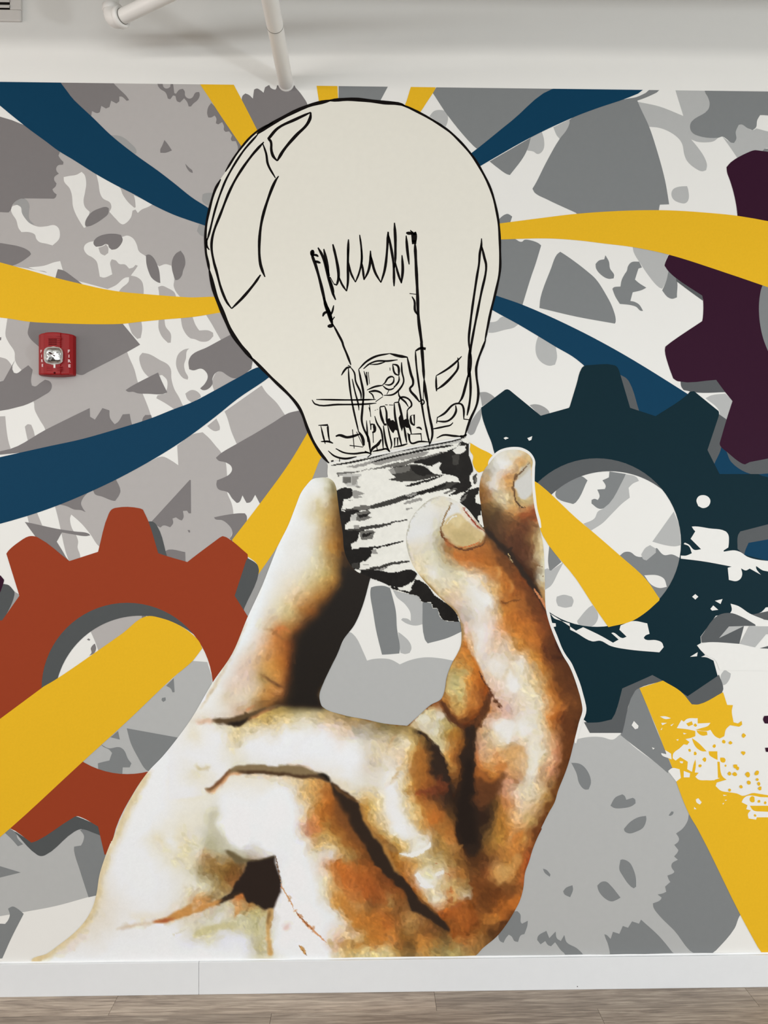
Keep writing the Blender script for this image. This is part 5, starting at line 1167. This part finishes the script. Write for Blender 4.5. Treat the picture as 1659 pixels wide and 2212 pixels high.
# yellowish rim of the wrist
cv.stroke("D0 1285,1005 1160,1205 1060,1405 960,1659 E0 965,115 918,245 868,400 842,560 808,680 748,790 658,890 508,1010 408,1080 280,1130", 12, (222, 204, 162), 3.5, 2, 0.75, (0.3, 0.8))
cv.stroke("D0 1180,1200 1080,1405 990,1659 E0 1000,115 950,260 900,400 870,560 830,690 770,810", 15, (229, 219, 194), 5, 4, 0.6)
cv.stroke("E0 835,560 800,680 740,790 650,890 500,1010", 4, (186, 158, 108), 1.2, 1, 0.6)
cv.stroke("E0 400,1085 330,1115 270,1140", 11, (218, 196, 150), 2, 2, 0.8)
cv.stroke("E0 760,830 700,920 600,1010 480,1080", 14, (229, 214, 194), 4, 4, 0.6)
cv.rec = False
# highlights on the wet looking knuckles
for q, w in (("E2 260,390 330,430 360,470 430,490", 8), ("E2 130,220 230,215 320,180 390,120", 9), ("E2 450,580 470,600", 7), ("E2 720,575 740,600", 6), ("D2 960,600 1010,570 1080,580", 8), ("D2 1050,760 1070,700 1100,600", 8), ("D2 1180,580 1200,680 1230,690", 9), ("D2 1280,780 1300,900 1300,1040", 9), ("D2 1100,180 1120,260 1130,320", 9), ("D2 440,560 500,540", 7), ("D2 420,660 460,650", 6), ("D2 320,550 350,560", 6), ("C2 820,1080 900,1170 940,1260", 9), ("C2 420,920 450,1000", 9), ("E2 490,380 520,400", 5), ("E2 430,380 500,390", 6)):
    cv.stroke(q, w, (234, 233, 230), 1.5, 3, 0.8)
for q in ("E2 560,545 600,545 590,600 560,620", "E2 510,380 560,390 570,420", "E2 430,330 420,300 450,290", "E2 700,600 650,660 560,660", "E2 440,660 500,660"):
    cv.stroke(q, 2.4, (178, 100, 54), 0.4, 1, 0.8)
# brush marks: broad first, then small, then the drawn creases again on top
cv.daub(9000, 3, (16, 30), (7, 12), 0.75, 0.10)
cv.daub(16000, 4, (9, 18), (4, 7), 0.70, 0.13, 30.0)
cv.daub(9000, 6, (5, 10), (2.5, 4.5), 0.65, 0.16, 55.0)
cv.poly("D2 1450,60 1540,0 1600,100 1665,250 1700,450 1660,700 1600,900 1540,1060 1500,1170 1440,1300 1380,1400 1320,1560 1290,1659 1255,1659 1300,1500 1400,1330 1450,1180 1500,1000 1530,850 1510,740 1520,640 1500,620 1560,540 1600,470 1540,400 1530,300 1470,180", (98, 56, 27), 1, 6, 0.62)
cv.poly("C2 560,740 640,700 760,740 860,700 950,760 1010,900 1100,1000 1200,1100 1250,1250 1300,1400 1350,1600 1250,1600 1150,1450 1050,1300 1000,1180 1020,1100 960,1030 880,980 800,920 730,880 680,850 620,860", (182, 108, 46), 1, 6, 0.40)
cv.poly("C2 900,640 980,740 1060,830 1160,960 1260,1080 1340,1250 1420,1420 1480,1560 1530,1659 1440,1659 1380,1500 1320,1330 1230,1180 1120,1040 1020,900 940,800", (104, 60, 30), 1.5, 5, 0.50)
cv.poly("E2 780,470 900,440 1040,470 1120,480 1080,600 1000,620 900,690 820,720 780,640", (104, 60, 27), 1.5, 8, 0.45)
cv.poly("E2 560,690 700,640 780,700 810,780 700,860 600,830 540,760", (168, 92, 38), 1, 6, 0.40)
cv.poly("E2 1000,700 1100,620 1170,610 1120,700 1050,800 1000,800 960,770", (186, 106, 42), 1, 6, 0.45)
cv.poly("E2 940,420 960,360 1060,320 1120,210 1180,180 1190,260 1150,350 1060,430 980,480", (204, 156, 92), 1, 4, 0.55)
cv.poly("D2 790,960 860,1000 900,1090 960,1050 1010,1000 1040,1060 1000,1160 960,1200 900,1280 840,1300 800,1200", (98, 58, 32), 1, 6, 0.6)
cv.poly("D2 790,980 830,990 880,1070 940,1040 960,960 1010,920 1060,900 1050,960 1000,1020 960,1070 880,1100 820,1060", (190, 112, 48), 1, 5, 0.55)
cv.poly("D2 1050,770 1150,760 1225,790 1225,1000 1180,1080 1100,1040 1060,900", (208, 160, 104), 1, 5, 0.5)
cv.poly("D2 1250,700 1330,690 1330,900 1310,1060 1280,1050 1240,900", (230, 224, 208), 1, 4, 0.6)
cv.poly("D2 950,620 1000,570 1100,560 1130,590 1090,660 1090,720 1050,760 1030,740 1060,690 1020,650 960,660", (233, 230, 226), 1, 3, 0.8)
cv.poly("D2 1160,650 1200,600 1280,630 1230,690 1180,690", (233, 230, 226), 1, 3, 0.8)
cv.poly("D2 1070,110 1120,200 1160,270 1120,330 1090,310 1060,230", (234, 232, 229), 1, 3, 0.8)
cv.poly("D2 900,30 1000,60 1040,140 1010,220 940,180 890,100", (231, 226, 219), 1.5, 4, 0.6)
cv.poly("E2 130,215 220,205 300,190 390,110 402,128 340,200 250,245 190,235", (237, 236, 232), 0.8, 2, 0.95)
cv.poly("E2 250,400 280,375 330,420 380,470 440,485 430,500 350,505 310,480 300,450", (237, 236, 233), 0.5, 2, 0.9)
cv.poly("E2 425,395 450,370 510,365 500,400 460,405", (236, 234, 228), 0.5, 2, 0.85)
cv.poly("D2 0,1150 60,1100 110,1180 130,1300 200,1420 300,1500 320,1550 200,1560 100,1500 30,1380", (237, 237, 237), 4, 4, 0.7)
cv.poly("D2 250,900 330,820 400,800 420,880 360,1020 440,1050 480,1100 380,1150 290,1180 240,1080", (158, 100, 44), 1, 6, 0.5)
cv.poly("D2 260,1260 330,1230 420,1260 470,1330 560,1390 600,1500 620,1600 560,1640 480,1560 400,1500 400,1400 330,1350", (178, 112, 50), 1, 7, 0.45)
cv.poly("E1 1180,330 1280,320 1400,300 1500,380 1640,480 1659,640 1560,640 1500,560 1400,600 1300,560 1220,460", (186, 104, 46), 1, 8, 0.35)
cv.poly("E1 1230,570 1330,620 1430,560 1540,640 1640,720 1659,900 1560,960 1440,860 1340,760", (188, 118, 50), 1, 8, 0.40)
cv.poly("D1 1170,1120 1220,1180 1250,1290 1310,1400 1400,1540 1470,1659 1330,1659 1250,1560 1190,1420 1180,1280 1120,1160", (158, 94, 40), 1, 6, 0.5)
cv.daub(5000, 9, (8, 15), (3, 6), 0.6, 0.12, 40.0)
cv.replay()
sat = cv.rgb.max(2) - cv.rgb.min(2)
str_ = cv.noise(5, 3.0) * 0.5 + cv.noise(11, 0.6) * 0.5 + cv.noise(4, 1.0) * 0.5
cv.rgb *= (1 + str_ * np.clip(sat / 90.0, 0.0, 1.0) * 0.05)[:, :, None]
hand = cv.mesh('painted_hand', ho, 14, m_brush, mural)
hand['label'] = 'painted ochre and white hand gripping the bulb'
# ------------------------------------------------------------------ sprinkler pipes under the ceiling
m_pipe = paint('pipe_white_enamel', (232, 230, 226), rough=0.4, var=0.02, scale=20.0, bump=0.02, spec=0.4)
m_seam = paint('pipe_seam_grey', (120, 118, 112), rough=0.7, var=0.05, bump=0)
wx, wz = wall_xy([(618, 181)])
pr = 0.0232
pa = empty('sprinkler_pipe', (wx[0], 0.0, wz[0]))
tag(pa, 'straight white sprinkler pipe coming out of the wall above the mural', 'pipe')
def child(name, me, mat, root):
    ob = link(name, me, mat, root)
    me.transform(Matrix.Translation(-root.location))
    return ob
P0 = Vector((wx[0], 0.004, wz[0]))
ysm = -0.29
child('pipe_run', tube_mesh('pipe_run', [P0, (wx[0], ysm + 0.0008, wz[0])], pr, 48), m_pipe, pa)
child('pipe_run', tube_mesh('pipe_run', [(wx[0], ysm - 0.0008, wz[0]), (wx[0], -1.6, wz[0])], pr + 0.0006, 48), m_pipe, pa)
child('seam', tube_mesh('seam', [(wx[0], ysm - 0.001, wz[0]), (wx[0], ysm + 0.001, wz[0])], pr + 0.0009, 48), m_seam, pa)
child('paint_skirt', tube_mesh('paint_skirt', [(wx[0], 0.0, wz[0]), (wx[0], -0.004, wz[0]), (wx[0], -0.007, wz[0])], [pr + 0.0022, pr + 0.002, pr], 48), m_pipe, pa)

e0 = px_at_depth(243, 46, 0.16)
zp = e0.z
q1 = px_at_z(375, -8, zp)
dirp = (q1 - Vector((px_at_depth(262, 50, 0.16).x, -0.16, zp)))
dirp.z = 0.0
dirp.normalize()
pb = empty('sprinkler_pipe', e0)
tag(pb, 'white sprinkler pipe turning upward at a threaded elbow', 'pipe')
r2 = 0.0202
bend = 0.030
c0 = e0 + Vector((0, 0, bend)) + dirp * bend
arc = []
for k in range(13):
    a = math.pi / 2 * k / 12
    arc.append(c0 - dirp * bend * math.cos(a) - Vector((0, 0, 1)) * bend * math.sin(a))
child('elbow', tube_mesh('elbow', arc, 0.0262, 40), m_pipe, pb)
a_top, a_side = arc[0], arc[-1]
child('elbow_collar', tube_mesh('elbow_collar', [a_top - Vector((0, 0, 0.004)), a_top, a_top + Vector((0, 0, 0.012)), a_top + Vector((0, 0, 0.014))], [0.027, 0.0295, 0.0295, 0.027], 40), m_pipe, pb)
child('elbow_collar', tube_mesh('elbow_collar', [a_side - dirp * 0.004, a_side, a_side + dirp * 0.012, a_side + dirp * 0.014], [0.027, 0.0295, 0.0295, 0.027], 40), m_pipe, pb)
child('seam', tube_mesh('seam', [a_side + dirp * 0.013, a_side + dirp * 0.0165], 0.0212, 40), m_seam, pb)
child('pipe_run', tube_mesh('pipe_run', [a_side, a_side + dirp * 0.75], r2, 40), m_pipe, pb)
child('riser', tube_mesh('riser', [a_top, a_top + Vector((0, 0, 0.9))], r2 * 0.92, 40), m_pipe, pb)

# ------------------------------------------------------------------ return air grille
m_gr = paint('grille_white_enamel', (214, 210, 205), rough=0.45, var=0.02, bump=0.0)
m_dark = paint('duct_dark', (40, 36, 34), rough=0.9, var=0.05, bump=0.0)
gx, gz = wall_xy([(48, 49), (24, 24)])
gx1, gz0 = gx[0], gz[0]
sx1, sz0 = gx[1], gz[1]
GW, GH = 0.62, 0.34
gr = empty('air_grille', (gx1 - GW / 2, 0.0, gz0))
tag(gr, 'white louvred return air grille high on the wall', 'air grille')
fl = sz0 - gz0
fx = gx1 - sx1
def gbox(name, a, b, c, d, y0, y1, mat, bev=0.0):
    return child(name, box_mesh(name, a, b, y0, y1, c, d, bev), mat, gr)
gbox('frame_rail', gx1 - GW, gx1, gz0, gz0 + fl, -0.009, 0.0, m_gr, 0.0035)
gbox('frame_rail', gx1 - GW, gx1, gz0 + GH - fl, gz0 + GH, -0.009, 0.0, m_gr, 0.0035)
gbox('frame_stile', gx1 - fx, gx1, gz0 + fl, gz0 + GH - fl, -0.009, 0.0, m_gr, 0.0012)
gbox('frame_stile', gx1 - GW, gx1 - GW + fx, gz0 + fl, gz0 + GH - fl, -0.009, 0.0, m_gr, 0.0012)
gbox('duct_backing', gx1 - GW + fx, gx1 - fx, gz0 + fl, gz0 + GH - fl, -0.0022, -0.0004, m_dark)
zz = gz0 + fl + 0.001
pitch = 0.0178
while zz + pitch < gz0 + GH - fl + 0.004:
    vs_, fs_ = [], []
    prof = [(-0.003, 0.0145), (-0.0075, 0.0138), (-0.0115, 0.0105), (-0.0128, 0.006), (-0.0125, 0.0018), (-0.0105, 0.0018), (-0.0105, 0.0055), (-0.0095, 0.0092), (-0.0065, 0.0120), (-0.003, 0.0128)]
    for xx in (gx1 - GW + fx, gx1 - fx):
        vs_ += [(xx, y, zz + h) for y, h in prof]
    n = len(prof)
    for k in range(n):
        fs_.append((k, (k + 1) % n, n + (k + 1) % n, n + k))
    fs_.append(tuple(range(n))[::-1]); fs_.append(tuple(range(n, 2 * n)))
    me = bpy.data.meshes.new('louvre_slat')
    me.from_pydata(vs_, [], fs_); me.update()
    child('louvre_slat', me, m_gr, gr)
    zz += pitch

# ------------------------------------------------------------------ fire alarm horn strobe
m_red = paint('alarm_red_plastic', (146, 22, 25), rough=0.4, var=0.03, scale=25.0, bump=0.02, spec=0.22)
m_slot = paint('alarm_slot_dark', (70, 10, 12), rough=0.7, var=0.0, bump=0.0)
m_let = paint('alarm_lettering_pale', (226, 196, 196), rough=0.6, var=0.0, bump=0.0)
ax, az = wall_xy([(84.5, 724), (163.5, 724), (124, 722), (124, 812)])
acx, aw = (ax[0] + ax[1]) / 2, (ax[1] - ax[0])
ah = (az[2] - az[3])
acz = (az[2] + az[3]) / 2
dep = 0.046
acx, acz = acx + 0.0032, acz - 0.003
fa = empty('fire_alarm', (acx, 0.0, acz))
tag(fa, 'red wall mounted fire alarm horn with a clear strobe', 'fire alarm')
hw, hh = aw / 2 * 0.972, ah / 2 * 0.955
cols_, vs_, fs_ = [], [], []
for x, d in ((-1.0, 0.003), (-0.985, 0.011), (-0.95, 0.020), (-0.75, 0.030), (-0.58, 0.034), (-0.50, 0.0345), (-0.47, 0.0385), (-0.30, 0.0405), (0.0, 0.0415), (0.25, 0.0405), (0.37, 0.0385), (0.40, 0.0335), (0.60, 0.0325), (0.80, 0.0285), (0.95, 0.020), (0.985, 0.011), (1.0, 0.003)):
    ez = hh + 0.0045 * (1 - x * x) - (0.004 if abs(x) == 1.0 else (0.0015 if abs(x) > 0.98 else 0.0))
    s = len(vs_)
    X_ = x * hw
    ring = [(X_, 0.0, -ez), (X_, -d * 0.75, -ez), (X_, -d * 0.96, -ez + 0.0016), (X_, -d, -ez + 0.0045), (X_, -d, 0.0), (X_, -d, ez - 0.0045), (X_, -d * 0.96, ez - 0.0016), (X_, -d * 0.75, ez), (X_, 0.0, ez)]
    vs_ += ring
    cols_.append(s)
R_ = 9
for i in range(len(cols_) - 1):
    for k in range(R_ - 1):
        a, b = cols_[i] + k, cols_[i + 1] + k
        fs_.append((a, b, b + 1, a + 1))
fs_.append(tuple(range(cols_[0], cols_[0] + R_)))
fs_.append(tuple(range(cols_[-1], cols_[-1] + R_))[::-1])
me = bpy.data.meshes.new('housing'); me.from_pydata(vs_, [], fs_); me.update()
import bmesh
bm = bmesh.new(); bm.from_mesh(me); bmesh.ops.recalc_face_normals(bm, faces=bm.faces); bm.to_mesh(me); bm.free()
link('housing', me, m_red, fa)
# sound slots above and ribs below the strobe (alarm picture: 1 unit = 1/1659 of 130 px)
def A(u, v):
    x, z = wall_xy([(60 + u * 130 / 1659.0, 700 + v * 130 / 1659.0)])
    return (x[0] - acx) * (1 - 0.041 / CAM_D) + 0.0165 - 0.0, (z[0] - acz) * (1 - 0.041 / CAM_D) - 0.0085
def abox(name, u0, u1, v0, v1, y0, y1, mat, bev=0.0):
    (x0, z1), (x1, z0) = A(u0, v0), A(u1, v1)
    return link(name, box_mesh(name, x0, x1, y0, y1, z0, z1, bev), mat, fa)
for v in (335, 375, 420, 468, 515, 562):
    abox('sound_slot', 545 if v < 400 else 580, 910 if v < 400 else 800, v - 8, v + 8, -0.0421, -0.0385, m_slot if v > 400 else m_red, 0.0)
for v in (385, 400, 445, 492, 540, 590):
    abox('rib', 560, 920, v - 8, v + 8, -0.0426, -0.0385, m_red, 0.0004)
for v in (1180, 1225, 1270):
    abox('rib', 520, 680, v - 9, v + 9, -0.0424, -0.0385, m_red, 0.0004)
    abox('rib', 800, 950, v - 9, v + 9, -0.0424, -0.0385, m_red, 0.0004)
x_, z_ = A(742, 1345)
link('screw_hole', tube_mesh('screw_hole', [(x_, -0.0385, z_), (x_, -0.0419, z_)], 0.0031, 20), m_slot, fa)
# strobe: reflector bowl, flash tube, clear lens
lx, lz = A(712, 870)
mt, nt, b = nodes_of('strobe_reflector_chrome')
b.inputs['Metallic'].default_value = 1.0
b.inputs['Base Color'].default_value = (0.60, 0.60, 0.59, 1)
b.inputs['Roughness'].default_value = 0.16
tc = nt.nodes.new('ShaderNodeTexCoord'); vo = nt.nodes.new('ShaderNodeTexVoronoi'); vo.inputs['Scale'].default_value = 70.0
nt.links.new(tc.outputs['Object'], vo.inputs['Vector'])
bp = nt.nodes.new('ShaderNodeBump'); bp.inputs['Strength'].default_value = 0.5; bp.inputs['Distance'].default_value = 0.003
nt.links.new(vo.outputs['Distance'], bp.inputs['Height']); nt.links.new(bp.outputs['Normal'], b.inputs['Normal'])
m_chrome = mt
mt, nt, b = nodes_of('strobe_clear_lens')
b.inputs['Base Color'].default_value = (0.97, 0.97, 0.96, 1)
b.inputs['Transmission Weight'].default_value = 1.0
b.inputs['Roughness'].default_value = 0.03
b.inputs['IOR'].default_value = 1.45
m_lens = mt
m_white = paint('strobe_white_plastic', (232, 228, 222), rough=0.4, var=0.0, bump=0.0)
def superdome(name, hx, hz, d0, d1, n=28, rings=9, p=3.6, inner=0.0):
    vs_, fs_ = [], []
    for r in range(rings + 1):
        t = r / rings
        sc = (1 - t ** 2.6) ** (1 / 2.6) if t < 1 else 0.0
        sc = max(sc, 0.02)
        for k in range(n):
            a = 2 * math.pi * k / n
            ca, sa = math.cos(a), math.sin(a)
            q = (abs(ca) ** p + abs(sa) ** p) ** (-1 / p)
            vs_.append((hx * ca * q * sc, -(d0 + (d1 - d0) * t), hz * sa * q * sc))
    for r in range(rings):
        for k in range(n):
            j = (k + 1) % n
            fs_.append((r * n + k, r * n + j, (r + 1) * n + j, (r + 1) * n + k))
    fs_.append(tuple(rings * n + k for k in range(n)))
    fs_.append(tuple(range(n))[::-1])
    me = bpy.data.meshes.new(name); me.from_pydata(vs_, [], fs_)
    for f in me.polygons: f.use_smooth = len(f.vertices) == 4
    bm = bmesh.new(); bm.from_mesh(me); bmesh.ops.recalc_face_normals(bm, faces=bm.faces); bm.to_mesh(me); bm.free()
    return me
lens = link('strobe_lens', superdome('strobe_lens', 0.0292, 0.0272, 0.0402, 0.0585), m_lens, fa)
lens.location = (lx, 0, lz)
rf = link('reflector', superdome('reflector', 0.0215, 0.0205, 0.0405, 0.0500, p=6.0), m_chrome, fa)
rf.location = (lx + 0.001, 0, lz)
rm = link('lens_rim', tube_mesh('lens_rim', [(0, -0.0385, 0), (0, -0.0418, 0)], 0.0285, 40), m_white, fa)
rm.location = (lx, 0, lz)
link('flash_tube', tube_mesh('flash_tube', [(lx - 0.010, -0.0515, lz + 0.008), (lx + 0.002, -0.0535, lz + 0.001), (lx + 0.008, -0.0515, lz - 0.004)], 0.0017, 12), m_slot, fa)
abox('lens_tab', 722, 768, 1090, 1215, -0.0445, -0.039, m_white, 0.0008)
def letters(u, v0, dv, size, y, squeeze, rot):
    for k, ch in enumerate('FIRE'):
        cu = bpy.data.curves.new('letter', 'FONT')
        cu.body = ch
        cu.size = size
        cu.extrude = 0.0002
        cu.offset = 0.00045
        cu.align_x = 'CENTER'
        cu.resolution_u = 2
        tmp = bpy.data.objects.new('tmp', cu)
        col.objects.link(tmp)
        dg = bpy.context.evaluated_depsgraph_get()
        me = bpy.data.meshes.new_from_object(tmp.evaluated_get(dg))
        bpy.data.objects.remove(tmp)
        x, z = A(u + (6 * k if u > 700 else 12 * k), v0 + dv * k)
        me.transform(Matrix.Translation((x, y, z)) @ Matrix.Rotation(rot, 4, 'Z') @ Matrix.Rotation(math.pi / 2, 4, 'X') @ Matrix.Diagonal((squeeze, 1, 1, 1)))
        ob = link('letter', me, None, fa)
        me.materials.clear(); me.materials.append(m_let)
letters(1106, 772, 135, 0.0125, -0.0338, 1.1, 0.05)
letters(348, 775, 130, 0.0118, -0.0354, 0.85, -0.08)
